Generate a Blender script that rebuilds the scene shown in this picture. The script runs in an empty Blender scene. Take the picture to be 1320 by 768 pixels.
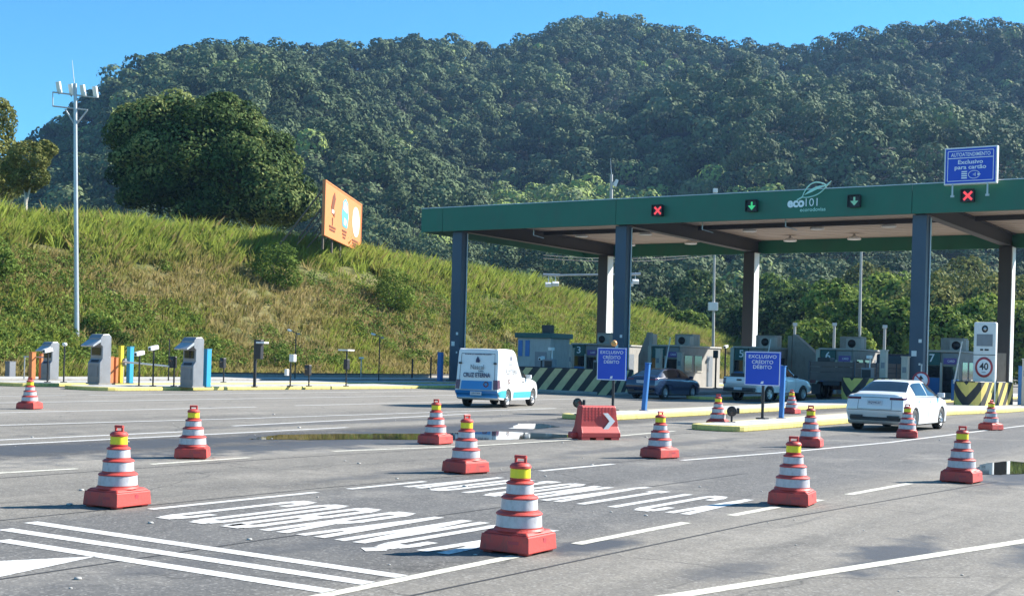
import bpy, math, random
import numpy as np
from mathutils import Matrix, Vector
R = math.radians
SC = bpy.context.scene
COL = SC.collection
# ------------------------------------------------------------------ camera, sky, sun, exposure
F, H, PX, PY, RO = 1680.0, 1.8, 660.0, 460.0, math.atan(.0274)
cd = bpy.data.cameras.new('camera'); cam = bpy.data.objects.new('camera', cd); COL.objects.link(cam)
cd.sensor_width = 36; cd.lens = 36 * F / 1320; cd.shift_y = 76 / 1320; cd.clip_start = .1; cd.clip_end = 6000
cam.matrix_world = Matrix.Translation((0, 0, H)) @ Matrix.Rotation(R(90), 4, 'X') @ Matrix.Rotation(RO, 4, 'Z')
SC.camera = cam
SUN_AZ, SUN_EL = R(20), R(35.5)            # azimuth counted from +X towards +Y
SD = Vector((math.cos(SUN_EL) * math.cos(SUN_AZ), math.cos(SUN_EL) * math.sin(SUN_AZ), math.sin(SUN_EL)))
w = bpy.data.worlds.new('World'); SC.world = w; w.use_nodes = True
nt = w.node_tree; bg = nt.nodes['Background']
sky = nt.nodes.new('ShaderNodeTexSky'); sky.sky_type = 'NISHITA'; sky.sun_disc = False
sky.sun_elevation = SUN_EL; sky.sun_rotation = R(90) - SUN_AZ
sky.altitude = 1200; sky.air_density = 1.0; sky.dust_density = .15; sky.ozone_density = 3.0
tn = nt.nodes.new('ShaderNodeMix'); tn.data_type = 'RGBA'; tn.blend_type = 'MULTIPLY'; tn.inputs[0].default_value = 1; tn.inputs[7].default_value = (.38, .86, 1.0, 1)   # clear blue winter air
nt.links.new(sky.outputs[0], tn.inputs[6]); nt.links.new(tn.outputs[2], bg.inputs[0]); bg.inputs[1].default_value = .088
ld = bpy.data.lights.new('sun', 'SUN'); ld.energy = 5.0; ld.angle = R(.53); ld.color = (1, .95, .87)
sun = bpy.data.objects.new('sun', ld); COL.objects.link(sun)
sun.rotation_euler = SD.to_track_quat('Z', 'Y').to_euler()
SC.view_settings.view_transform = 'Standard'; SC.view_settings.look = 'None'
SC.view_settings.exposure = 1.32; SC.view_settings.gamma = 1
SC.render.engine = 'CYCLES'
cy = SC.cycles; cy.use_denoising = True; cy.max_bounces = 6; cy.diffuse_bounces = 3; cy.glossy_bounces = 3
cy.transmission_bounces = 3; cy.transparent_max_bounces = 6; cy.volume_bounces = 0
cy.caustics_reflective = False; cy.caustics_refractive = False

# ------------------------------------------------------------------ plaza frame: x across the lanes (v), y along the lanes (u)
_n = math.hypot(.55, .835); EU = (.55 / _n, .835 / _n); EV = (EU[1], -EU[0])
TH = math.atan2(-EU[0], EU[1])
def W(v, u, z=0): return Vector((u * EU[0] + v * EV[0], u * EU[1] + v * EV[1], z))
def uv_of(X, Y): return X * EV[0] + Y * EV[1], X * EU[0] + Y * EU[1]     # (v, u)
_c, _s = math.cos(RO), math.sin(RO)
def ray(x, y):
    a, b = x - PX, PY - y
    return (a * _c - b * _s) / F, (a * _s + b * _c) / F
def at(x, y, z=0.):
    a, b = ray(x, y); D = (z - H) / b; return Vector((a * D, D, z))
def atd(x, y, D):
    a, b = ray(x, y); return Vector((a * D, D, H + b * D))
rng = np.random.default_rng(7); random.seed(7)

# ------------------------------------------------------------------ helpers
def tag(o, label=None, cat=None, group=None, kind=None):
    if label: o['label'] = label
    if cat: o['category'] = cat
    if group: o['group'] = group
    if kind: o['kind'] = kind
    return o
def thing(name, label, cat, loc=(0, 0, 0), rz=0, group=None):
    o = bpy.data.objects.new(name, None); COL.objects.link(o); o.empty_display_size = .2
    o.location = loc; o.rotation_euler = (0, 0, rz)
    return tag(o, label, cat, group)
def link(name, me, parent=None):
    o = bpy.data.objects.new(name, me); COL.objects.link(o)
    if parent is not None: o.parent = parent
    return o
def copy_tree(o, parent=None):
    c = o.copy(); COL.objects.link(c)
    if parent is not None: c.parent = parent; c.matrix_parent_inverse = o.matrix_parent_inverse.copy()
    for ch in [x for x in COL.objects if x.parent == o]: copy_tree(ch, c)
    return c
class MB:
    def __init__(s): s.v = []; s.f = []; s.sm = []
    def add(s, vs, fs, smooth=False):
        n = len(s.v); s.v += [tuple(p) for p in vs]; s.f += [tuple(i + n for i in f) for f in fs]; s.sm += [smooth] * len(fs); return s
    def box(s, c, d, rz=0, rx=0, ry=0, taper=1.0):
        vs = []
        M = Matrix.Rotation(rz, 3, 'Z') @ Matrix.Rotation(ry, 3, 'Y') @ Matrix.Rotation(rx, 3, 'X')
        for sz in (-1, 1):
            k = taper if sz > 0 else 1
            for sx, sy in ((-1, -1), (1, -1), (1, 1), (-1, 1)):
                p = M @ Vector((sx * d[0] / 2 * k, sy * d[1] / 2 * k, sz * d[2] / 2)); vs.append((p.x + c[0], p.y + c[1], p.z + c[2]))
        return s.add(vs, [(3, 2, 1, 0), (4, 5, 6, 7), (0, 1, 5, 4), (1, 2, 6, 5), (2, 3, 7, 6), (3, 0, 4, 7)])
    def tube(s, a, b, r, r2=None, n=10, caps=True):
        a, b = Vector(a), Vector(b); r2 = r if r2 is None else r2
        d = (b - a).normalized(); t = d.orthogonal().normalized(); q = d.cross(t)
        vs = []
        for p, rr in ((a, r), (b, r2)):
            for i in range(n):
                an = 2 * math.pi * i / n; vs.append(p + (t * math.cos(an) + q * math.sin(an)) * rr)
        s.add(vs, [(i, (i + 1) % n, n + (i + 1) % n, n + i) for i in range(n)], True)
        if caps: s.add(vs, [tuple(range(n))[::-1], tuple(range(n, 2 * n))])
        return s
    def lathe(s, prof, n=24, c=(0, 0, 0), axis='z'):
        vs = []
        for r, z in prof:
            for i in range(n):
                an = 2 * math.pi * i / n; p = (r * math.cos(an), r * math.sin(an), z)
                if axis == 'x': p = (p[2], p[0], p[1])
                if axis == 'y': p = (p[0], p[2], p[1])
                vs.append((p[0] + c[0], p[1] + c[1], p[2] + c[2]))
        m = len(prof)
        return s.add(vs, [(k * n + i, k * n + (i + 1) % n, (k + 1) * n + (i + 1) % n, (k + 1) * n + i) for k in range(m - 1) for i in range(n)], True)
    def lathe_sharp(s, prof, n=28, c=(0, 0, 0)):
        for a, b in zip(prof[:-1], prof[1:]): s.lathe([a, b], n, c)
        return s
    def prism(s, pts, a, b, plane='xz'):
        n = len(pts)
        def P(p, h): return {'xz': (p[0], h, p[1]), 'yz': (h, p[0], p[1]), 'xy': (p[0], p[1], h)}[plane]
        vs = [P(p, a) for p in pts] + [P(p, b) for p in pts]
        return s.add(vs, [(i, (i + 1) % n, n + (i + 1) % n, n + i) for i in range(n)] + [tuple(range(n))[::-1], tuple(range(n, 2 * n))])
    def build(s, name, mat, parent=None, bevel=0, seg=2, loc=None):
        me = bpy.data.meshes.new(name); me.from_pydata(s.v, [], s.f); me.update()
        me.polygons.foreach_set('use_smooth', s.sm)
        if mat is not None: me.materials.append(mat)
        o = link(name, me, parent)
        if loc is not None: o.location = loc
        if bevel:
            m = o.modifiers.new('bevel', 'BEVEL'); m.width = bevel; m.segments = seg; m.limit_method = 'ANGLE'; m.angle_limit = R(35)
        return o
def fix_normals(me):
    import bmesh
    b = bmesh.new(); b.from_mesh(me); bmesh.ops.remove_doubles(b, verts=b.verts, dist=1e-4)
    bmesh.ops.recalc_face_normals(b, faces=b.faces); b.to_mesh(me); b.free()
def lettering(text, size, c, parent, mat, name='lettering', bold=0., rz=0, flat=False, depth=.004, align='c', sx=None):
    """text as a thin mesh: upright facing -Y (or flat on the ground, reading along +X, tops towards +Y). size = (width, height)"""
    cu = bpy.data.curves.new('t', 'FONT'); cu.body = text; cu.offset = bold; cu.resolution_u = 3
    tmp = bpy.data.objects.new('t', cu); me = bpy.data.meshes.new_from_object(tmp)
    bpy.data.objects.remove(tmp); bpy.data.curves.remove(cu)
    n = len(me.vertices); co = np.empty(n * 3); me.vertices.foreach_get('co', co); co = co.reshape(-1, 3)
    lo, hi = co.min(0), co.max(0); cen = (lo + hi) / 2
    x = (co[:, 0] - cen[0]) * size[0] / (hi[0] - lo[0]); y = (co[:, 1] - cen[1]) * size[1] / (hi[1] - lo[1])
    out = np.stack([x, y, 0 * x], 1) if flat else np.stack([x, 0 * x, y], 1)
    me.vertices.foreach_set('co', out.ravel()); me.update(); me.name = name
    me.materials.clear(); me.materials.append(mat)
    o = link(name, me, parent); o.location = c; o.rotation_euler = (0, 0, rz)
    return o

# ------------------------------------------------------------------ materials
def nodes(name):
    m = bpy.data.materials.new(name); m.use_nodes = True; return m, m.node_tree.nodes, m.node_tree.links, m.node_tree.nodes['Principled BSDF']
def mat(name, col, rough=.6, metal=0., var=.12, scale=3., bump=0., coat=0., dirt=0., spec=.5, emit=0.):
    m, N, L, B = nodes(name)
    tc = N.new('ShaderNodeTexCoord'); no = N.new('ShaderNodeTexNoise'); no.inputs['Scale'].default_value = scale; no.inputs['Detail'].default_value = 6
    L.new(tc.outputs['Object'], no.inputs['Vector'])
    mx = N.new('ShaderNodeMix'); mx.data_type = 'RGBA'
    mx.inputs[6].default_value = (*[c * (1 - var) for c in col], 1); mx.inputs[7].default_value = (*[min(1, c * (1 + var)) for c in col], 1)
    L.new(no.outputs[0], mx.inputs[0]); out = mx.outputs[2]
    if dirt:
        n2 = N.new('ShaderNodeTexNoise'); n2.inputs['Scale'].default_value = scale * 2.7; n2.inputs['Detail'].default_value = 8; n2.inputs['Roughness'].default_value = .7
        mp = N.new('ShaderNodeMapping'); mp.inputs['Scale'].default_value = (1, 1, .45); L.new(tc.outputs['Object'], mp.inputs[0]); L.new(mp.outputs[0], n2.inputs['Vector'])
        rp = N.new('ShaderNodeMapRange'); rp.inputs[1].default_value = .48; rp.inputs[2].default_value = .72; rp.inputs[4].default_value = dirt; L.new(n2.outputs[0], rp.inputs[0])
        m2 = N.new('ShaderNodeMix'); m2.data_type = 'RGBA'; m2.inputs[7].default_value = (.09, .075, .06, 1)
        L.new(rp.outputs[0], m2.inputs[0]); L.new(out, m2.inputs[6]); out = m2.outputs[2]
    L.new(out, B.inputs['Base Color']); B.inputs['Roughness'].default_value = rough; B.inputs['Metallic'].default_value = metal
    B.inputs['Coat Weight'].default_value = coat; B.inputs['Coat Roughness'].default_value = .05; B.inputs['Specular IOR Level'].default_value = spec
    if emit: L.new(out, B.inputs['Emission Color']); B.inputs['Emission Strength'].default_value = emit
    if bump:
        b = N.new('ShaderNodeBump'); b.inputs['Strength'].default_value = bump; b.inputs['Distance'].default_value = .02
        n3 = N.new('ShaderNodeTexNoise'); n3.inputs['Scale'].default_value = scale * 12; L.new(tc.outputs['Object'], n3.inputs['Vector'])
        L.new(n3.outputs[0], b.inputs['Height']); L.new(b.outputs[0], B.inputs['Normal'])
    return m
def leaf_mat(name, ramp, trans=.3, rough=.7, spec=.06):
    m, N, L, B = nodes(name)
    at_ = N.new('ShaderNodeAttribute'); at_.attribute_name = 'tint'
    cr = N.new('ShaderNodeValToRGB'); e = cr.color_ramp.elements
    for i, (p, c) in enumerate(ramp):
        x = e[i] if i < 2 else e.new(p)
        x.position = p; x.color = (*c, 1)
    L.new(at_.outputs['Fac'], cr.inputs[0]); L.new(cr.outputs[0], B.inputs['Base Color'])
    B.inputs['Roughness'].default_value = rough; B.inputs['Specular IOR Level'].default_value = spec
    tr = N.new('ShaderNodeBsdfTranslucent'); L.new(cr.outputs[0], tr.inputs[0])
    ms = N.new('ShaderNodeMixShader'); ms.inputs[0].default_value = trans
    L.new(B.outputs[0], ms.inputs[1]); L.new(tr.outputs[0], ms.inputs[2]); L.new(ms.outputs[0], N['Material Output'].inputs[0])
    return m
M = dict(
    cone_red=mat('cone_red_plastic', (.56, .06, .046), .55, var=.28, scale=5, dirt=.6, bump=.1),
    cone_white=mat('cone_white_band', (.50, .49, .51), .4, var=.12, scale=9, dirt=.35),
    cone_yellow=mat('cone_yellow_band', (.80, .68, .02), .4, var=.12, scale=8, dirt=.12),
    barrier_red=mat('barrier_red_plastic', (.56, .06, .05), .5, var=.12, scale=3, dirt=.2, bump=.1),
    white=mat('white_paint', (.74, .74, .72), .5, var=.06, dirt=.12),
    signwhite=mat('sign_white', (.78, .8, .84), .45, var=.03),
    blue=mat('sign_blue', (.008, .06, .52), .4, var=.06),
    cyan=mat('post_cyan_blue', (.03, .33, .58), .45, var=.12, dirt=.2),
    postblue=mat('post_blue', (.03, .16, .42), .45, var=.12, dirt=.2),
    yellow=mat('post_yellow', (.78, .62, .03), .5, var=.1, dirt=.2),
    orange=mat('post_orange', (.55, .19, .06), .55, var=.18, dirt=.3),
    kerb_yellow=mat('kerb_yellow', (.66, .55, .17), .75, var=.2, scale=2.5, dirt=.55, bump=.2),
    concrete=mat('concrete_grey', (.33, .315, .29), .85, var=.2, scale=1.5, dirt=.35, bump=.2),
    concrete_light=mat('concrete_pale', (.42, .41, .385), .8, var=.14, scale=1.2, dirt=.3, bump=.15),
    panel=mat('panel_cream', (.50, .47, .40), .6, var=.08, dirt=.2),
    steel=mat('galvanised_steel', (.46, .47, .48), .42, .55, var=.2, scale=2, dirt=.2),
    totem=mat('stainless_panel', (.27, .275, .29), .45, .5, var=.28, scale=1.6, dirt=.2),
    greymetal=mat('grey_metal', (.22, .23, .25), .5, .3, var=.15, dirt=.2),
    dark=mat('black_metal', (.018, .019, .022), .5, var=.3, dirt=.1),
    colblue=mat('column_blue_grey', (.055, .085, .125), .55, var=.15, scale=.8, dirt=.2),
    fascia=mat('fascia_green', (.017, .135, .080), .5, var=.22, scale=.5, dirt=.22),
    soffit=mat('soffit_sheet', (.45, .36, .30), .6, var=.15, scale=.5, dirt=.15),
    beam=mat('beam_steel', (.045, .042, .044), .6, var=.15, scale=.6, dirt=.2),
    greenpanel=mat('panel_green', (.012, .085, .08), .5, var=.08),
    purple=mat('panel_purple', (.13, .08, .30), .5, var=.1),
    glass=mat('dark_glass', (.012, .015, .018), .06, var=.2, spec=.8),
    tyre=mat('tyre_rubber', (.018, .018, .018), .8, var=.2),
    rim=mat('alloy_rim', (.55, .55, .56), .35, .7, var=.1),
    car_white=mat('paint_white', (.76, .76, .75), .3, coat=.7, var=.02),
    car_silver=mat('paint_silver', (.70, .70, .70), .3, .0, coat=.8, var=.03),
    car_navy=mat('paint_navy', (.012, .028, .07), .25, .1, coat=1, var=.06),
    van_blue=mat('vinyl_blue', (.02, .20, .50), .35, coat=.5, var=.06),
    van_teal=mat('vinyl_teal', (.04, .40, .52), .35, coat=.5, var=.06),
    ink=mat('lettering_ink', (.03, .035, .10), .5, var=.1),
    tail=mat('tail_light_red', (.13, .008, .01), .15, coat=1, var=.2),
    trim=mat('dark_plastic_trim', (.03, .032, .035), .55, var=.2),
    plate=mat('licence_plate', (.55, .58, .62), .4, var=.05),
    bark=mat('bark', (.12, .095, .07), .9, var=.3, scale=4, bump=.4),
    palebark=mat('pale_bark', (.48, .43, .37), .9, var=.25, scale=4, bump=.3),
    wood=mat('weathered_wood', (.16, .12, .09), .8, var=.3, scale=4),
    truck_board=mat('cargo_board', (.14, .10, .085), .7, var=.3, scale=2, dirt=.2),
    truck_dark=mat('truck_dark_paint', (.03, .045, .075), .45, var=.2, dirt=.2),
    billboard=mat('billboard_orange', (.66, .22, .075), .55, var=.06, scale=.4),
    bill_dark=mat('billboard_ink', (.16, .05, .02), .6), bill_cyan=mat('billboard_cyan', (.10, .42, .58), .6, var=.4, scale=1.5),
    bill_cream=mat('billboard_cream', (.82, .74, .62), .6),
    lamp_amber=mat('amber_lens', (.70, .34, .10), .35, var=.15), lamp_white=mat('lamp_diffuser', (.8, .8, .8), .4),
    sig_red=mat('signal_red_leds', (.9, .07, .08), .5, emit=.35), sig_green=mat('signal_green_leds', (.05, .5, .18), .5, emit=.3),
    sig_pale=mat('signal_pale_leds', (.16, .42, .30), .5, emit=.15),
    logo_white=mat('logo_white', (.80, .88, .88), .5, var=.05), logo_mint=mat('logo_mint', (.45, .78, .66), .5, var=.05),
    signred=mat('sign_red', (.42, .05, .06), .5), asphalt_patch=mat('wet_dark', (.03, .03, .032), .3),
    mark=mat('road_paint', (.62, .615, .59), .75, var=.2, scale=7, dirt=.75),
    mark_old=mat('road_paint_worn', (.62, .60, .50), .75, var=.2, scale=4, dirt=.75),
    rust=mat('lane_divider_white', (.62, .63, .62), .5, dirt=.3),
)
def stripe_mat(name, light, darkc, vee):
    """diagonal hazard stripes painted on a barrier; x = along the face from its vee, z up"""
    m, N, L, B = nodes(name)
    tc = N.new('ShaderNodeTexCoord'); sp = N.new('ShaderNodeSeparateXYZ'); L.new(tc.outputs['UV'], sp.inputs[0])
    a = N.new('ShaderNodeMath'); a.operation = 'ABSOLUTE' if vee else 'ADD'; L.new(sp.outputs[0], a.inputs[0]); a.inputs[1].default_value = 0
    s = N.new('ShaderNodeMath'); s.operation = 'SUBTRACT'; L.new(a.outputs[0], s.inputs[0])
    k = N.new('ShaderNodeMath'); k.operation = 'MULTIPLY'; k.inputs[1].default_value = .85; L.new(sp.outputs[1], k.inputs[0]); L.new(k.outputs[0], s.inputs[1])
    f = N.new('ShaderNodeMath'); f.operation = 'FRACT'
    d = N.new('ShaderNodeMath'); d.operation = 'DIVIDE'; d.inputs[1].default_value = .92; L.new(s.outputs[0], d.inputs[0]); L.new(d.outputs[0], f.inputs[0])
    g = N.new('ShaderNodeMath'); g.operation = 'GREATER_THAN'; g.inputs[1].default_value = .5; L.new(f.outputs[0], g.inputs[0])
    no = N.new('ShaderNodeTexNoise'); no.inputs['Scale'].default_value = 3; no.inputs['Detail'].default_value = 8; L.new(tc.outputs['Object'], no.inputs['Vector'])
    mx = N.new('ShaderNodeMix'); mx.data_type = 'RGBA'; mx.inputs[6].default_value = (*light, 1); mx.inputs[7].default_value = (*darkc, 1); L.new(g.outputs[0], mx.inputs[0])
    m2 = N.new('ShaderNodeMix'); m2.data_type = 'RGBA'; m2.blend_type = 'MULTIPLY'; m2.inputs[0].default_value = .6
    L.new(mx.outputs[2], m2.inputs[6]); L.new(no.outputs['Color'], m2.inputs[7])
    mp = N.new('ShaderNodeMapRange'); mp.inputs[3].default_value = .45; mp.inputs[4].default_value = 1.25; L.new(no.outputs[0], mp.inputs[0])
    cb = N.new('ShaderNodeCombineColor'); [L.new(mp.outputs[0], cb.inputs[i]) for i in range(3)]; L.new(cb.outputs[0], m2.inputs[7])
    L.new(m2.outputs[2], B.inputs['Base Color']); B.inputs['Roughness'].default_value = .75
    return m
M['vee'] = stripe_mat('chevron_stripes', (.72, .56, .14), (.035, .033, .032), True)
M['diag'] = stripe_mat('diagonal_stripes', (.56, .50, .26), (.03, .035, .035), False)
M['tree'] = leaf_mat('leaf_dark', [(0, (.02, .042, .014)), (1, (.29, .32, .11)), (.5, (.085, .135, .04))], .26)
M['tree2'] = leaf_mat('leaf_mid', [(0, (.03, .06, .012)), (1, (.28, .34, .07)), (.5, (.125, .19, .035))], .28)
M['treeolive'] = leaf_mat('leaf_olive', [(0, (.05, .065, .016)), (1, (.29, .28, .09)), (.5, (.15, .165, .05))], .25)
M['forest'] = leaf_mat('leaf_forest', [(0, (.032, .05, .024)), (.5, (.095, .132, .06)), (.8, (.145, .18, .09)), (1, (.27, .34, .09))], .06)
M['grass'] = leaf_mat('grass_blade', [(0, (.42, .34, .17)), (.22, (.34, .28, .11)), (.5, (.22, .235, .06)), (.75, (.33, .40, .075)), (1, (.14, .20, .04))], .42, .5)
M['bush'] = leaf_mat('leaf_bush', [(0, (.05, .085, .018)), (1, (.22, .29, .06)), (.5, (.12, .18, .035))], .3)
# ground materials
def soil_mat():
    m, N, L, B = nodes('bank_soil')
    tc = N.new('ShaderNodeTexCoord'); no = N.new('ShaderNodeTexNoise'); no.inputs['Scale'].default_value = .16; no.inputs['Detail'].default_value = 10; no.inputs['Roughness'].default_value = .65
    L.new(tc.outputs['Object'], no.inputs['Vector'])
    cr = N.new('ShaderNodeValToRGB'); e = cr.color_ramp.elements
    e[0].position = .32; e[0].color = (.07, .085, .02, 1); e[1].position = .72; e[1].color = (.25, .17, .085, 1)
    x = e.new(.46); x.color = (.12, .12, .032, 1); x = e.new(.6); x.color = (.16, .135, .05, 1)
    L.new(no.outputs[0], cr.inputs[0]); L.new(cr.outputs[0], B.inputs['Base Color']); B.inputs['Roughness'].default_value = .95
    return m
def asphalt_mat():
    m, N, L, B = nodes('plaza_asphalt')
    tc = N.new('ShaderNodeTexCoord'); sp = N.new('ShaderNodeSeparateXYZ'); L.new(tc.outputs['Object'], sp.inputs[0])
    def noise(sc, det=6, ro=.6, stretch=None):
        n = N.new('ShaderNodeTexNoise'); n.inputs['Scale'].default_value = sc; n.inputs['Detail'].default_value = det; n.inputs['Roughness'].default_value = ro
        if stretch:
            mp = N.new('ShaderNodeMapping'); mp.inputs['Scale'].default_value = stretch; L.new(tc.outputs['Object'], mp.inputs[0]); L.new(mp.outputs[0], n.inputs['Vector'])
        else: L.new(tc.outputs['Object'], n.inputs['Vector'])
        return n.outputs[0]
    def rng_(x, a, b, c, d):
        r = N.new('ShaderNodeMapRange'); r.inputs[1].default_value = a; r.inputs[2].default_value = b; r.inputs[3].default_value = c; r.inputs[4].default_value = d; L.new(x, r.inputs[0]); return r.outputs[0]
    def mix(f, a, b, bt='MIX'):
        x = N.new('ShaderNodeMix'); x.data_type = 'RGBA'; x.blend_type = bt
        for s, q in ((0, f), (6, a), (7, b)):
            if isinstance(q, tuple): x.inputs[s].default_value = (*q, 1)
            elif isinstance(q, float): x.inputs[s].default_value = q
            else: L.new(q, x.inputs[s])
        return x.outputs[2]
    # bands across the lanes: old pale concrete-like wearing course, bluish resurfaced lanes, dark damp gutter strip
    wob = noise(.12, 3); wo = N.new('ShaderNodeMath'); wo.operation = 'MULTIPLY_ADD'; wo.inputs[1].default_value = 1.0; L.new(wob, wo.inputs[0]); L.new(sp.outputs[0], wo.inputs[2])
    cr = N.new('ShaderNodeValToRGB'); L.new(rng_(wo.outputs[0], -70, 10, 0, 1), cr.inputs[0])
    e = cr.color_ramp.elements; e[0].position = 0; e[0].color = (.34, .31, .265, 1); e[1].position = 1; e[1].color = (.28, .26, .23, 1)
    def stop(v, c):
        x = e.new((v + .5 + 70) / 80); x.color = (*c, 1)
    pale, mid, blu, dk = (.35, .325, .283), (.255, .238, .208), (.168, .165, .16), (.11, .106, .10)
    for v, c in ((-40, pale), (-29, (.33, .305, .265)), (-24.2, mid), (-20.5, (.30, .278, .24)), (-20.0, dk), (-17.6, dk), (-17.1, pale), (-15.8, (.36, .335, .29)), (-15.3, mid), (-11.7, (.265, .247, .215)), (-11.1, blu), (-6.9, blu), (-6.2, (.30, .278, .24)), (-3, (.28, .26, .225))): stop(v, c)
    col = cr.outputs[0]
    tr = noise(1.0, 5, .65, (1.3, .05, 1)); col = mix(rng_(tr, .35, .68, 0, .42), col, (.10, .098, .096))
    big = noise(.33, 8, .7, (1, .55, 1)); col = mix(rng_(big, .56, .70, 0, .5), col, (.095, .09, .085))
    pal = noise(.5, 9, .72); col = mix(rng_(pal, .52, .74, 0, .6), col, (.43, .40, .35))
    mott = noise(5.5, 7, .75); col = mix(.6, col, mix(rng_(mott, .30, .70, 0, 1), (.55, .55, .56), (1.0, .99, .97)), 'MULTIPLY')
    oil = noise(.9, 4, .6, (1, .3, 1)); col = mix(rng_(oil, .60, .72, 0, .5), col, (.07, .068, .066))
    fine = noise(34, 4, .85); col = mix(.6, col, mix(rng_(fine, .34, .66, 0, 1), (.38, .38, .38), (1.12, 1.11, 1.08)), 'MULTIPLY')
    vo = N.new('ShaderNodeTexVoronoi'); vo.inputs['Scale'].default_value = 46; L.new(tc.outputs['Object'], vo.inputs['Vector'])
    hs = N.new('ShaderNodeSeparateColor'); L.new(vo.outputs['Color'], hs.inputs[0])
    col = mix(rng_(hs.outputs[0], .80, .95, 0, .25), col, (.50, .48, .44)); col = mix(rng_(hs.outputs[1], .80, .95, 0, .3), col, (.05, .05, .05))
    scuff = noise(1.0, 6, .7, (5.5, .22, 1)); col = mix(rng_(scuff, .60, .68, 0, .5), col, (.075, .073, .07))
    grit = noise(9, 8, .85); col = mix(rng_(grit, .62, .72, 0, .7), col, (.55, .53, .48)); grit2 = noise(14, 6, .85); col = mix(rng_(grit2, .60, .72, 0, .6), col, (.06, .06, .06))
    crk = N.new('ShaderNodeTexVoronoi'); crk.feature = 'DISTANCE_TO_EDGE'; crk.inputs['Scale'].default_value = .22
    wv = N.new('ShaderNodeVectorMath'); wv.operation = 'ADD'; nz = N.new('ShaderNodeTexNoise'); nz.inputs['Scale'].default_value = .9; nz.inputs['Detail'].default_value = 6
    L.new(tc.outputs['Object'], nz.inputs['Vector']); L.new(tc.outputs['Object'], wv.inputs[0]); L.new(nz.outputs['Color'], wv.inputs[1]); L.new(wv.outputs[0], crk.inputs['Vector'])
    col = mix(rng_(crk.outputs[0], .0, .006, .5, 0), col, (.03, .03, .03))
    # damp places: darker and smoother
    wet = None
    for (cv, cu_, rv, ru, amt) in ((-6.2, 11.0, .35, .75, .85), (-3.8, 12.6, .42, 1.5, .8), (-2.6, 14.0, .5, 1.3, .8), (-4.6, 10.6, .3, .9, .5), (-8.2, 8.6, .3, 2.0, .4), (-18.9, 15, 1.1, 9, .75), (-18.6, 27, 1.3, 7, .8), (-12.6, 25, .4, 5, .5), (-17.0, 21.5, 1.1, 9.5, .85), (-4.9, 23.6, .8, 3.2, .8), (-7.4, 10.2, .9, 1.3, .45), (-22, 28, .5, 12, .5), (-12.2, 17, .4, 4, .45)):
        dx = N.new('ShaderNodeMath'); dx.operation = 'MULTIPLY_ADD'; dx.inputs[1].default_value = 1 / rv; dx.inputs[2].default_value = -cv / rv; L.new(sp.outputs[0], dx.inputs[0])
        dy = N.new('ShaderNodeMath'); dy.operation = 'MULTIPLY_ADD'; dy.inputs[1].default_value = 1 / ru; dy.inputs[2].default_value = -cu_ / ru; L.new(sp.outputs[1], dy.inputs[0])
        cb = N.new('ShaderNodeCombineXYZ'); L.new(dx.outputs[0], cb.inputs[0]); L.new(dy.outputs[0], cb.inputs[1])
        ln = N.new('ShaderNodeVectorMath'); ln.operation = 'LENGTH'; L.new(cb.outputs[0], ln.inputs[0])
        nn = N.new('ShaderNodeMath'); nn.operation = 'MULTIPLY_ADD'; nn.inputs[1].default_value = 2.4; L.new(wetn, nn.inputs[0]) if wet is not None else None
        if wet is None:
            wetn = noise(1.3, 7, .65); L.new(wetn, nn.inputs[0])
        L.new(ln.outputs['Value'], nn.inputs[2])
        r = rng_(nn.outputs[0], 1.75, 2.3, amt, 0)
        if wet is None: wet = r
        else:
            mxx = N.new('ShaderNodeMath'); mxx.operation = 'MAXIMUM'; L.new(wet, mxx.inputs[0]); L.new(r, mxx.inputs[1]); wet = mxx.outputs[0]
    col = mix(wet, col, (.06, .06, .063))
    L.new(col, B.inputs['Base Color'])
    L.new(rng_(wet, 0, 1, .88, .42), B.inputs['Roughness']); B.inputs['Specular IOR Level'].default_value = .3
    bp = N.new('ShaderNodeBump'); bp.inputs['Strength'].default_value = .4; bp.inputs['Distance'].default_value = .008; L.new(fine, bp.inputs['Height']); L.new(bp.outputs[0], B.inputs['Normal'])
    return m
M['soil'] = soil_mat(); M['asphalt'] = asphalt_mat()
def water_mat():
    m, N, L, B = nodes('puddle_water')
    B.inputs['Base Color'].default_value = (.02, .02, .018, 1); B.inputs['Roughness'].default_value = .03; B.inputs['Specular IOR Level'].default_value = .5
    tc = N.new('ShaderNodeTexCoord'); no = N.new('ShaderNodeTexNoise'); no.inputs['Scale'].default_value = 1.5; L.new(tc.outputs['Object'], no.inputs['Vector'])
    bp = N.new('ShaderNodeBump'); bp.inputs['Strength'].default_value = .02; bp.inputs['Distance'].default_value = .01; L.new(no.outputs[0], bp.inputs['Height']); L.new(bp.outputs[0], B.inputs['Normal'])
    return m
M['water'] = water_mat()
M['ground'] = mat('distant_ground', (.07, .09, .03), .95, var=.35, scale=.03)
M['undergrowth'] = mat('forest_floor', (.010, .017, .008), .95, var=.4, scale=.05)

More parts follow.
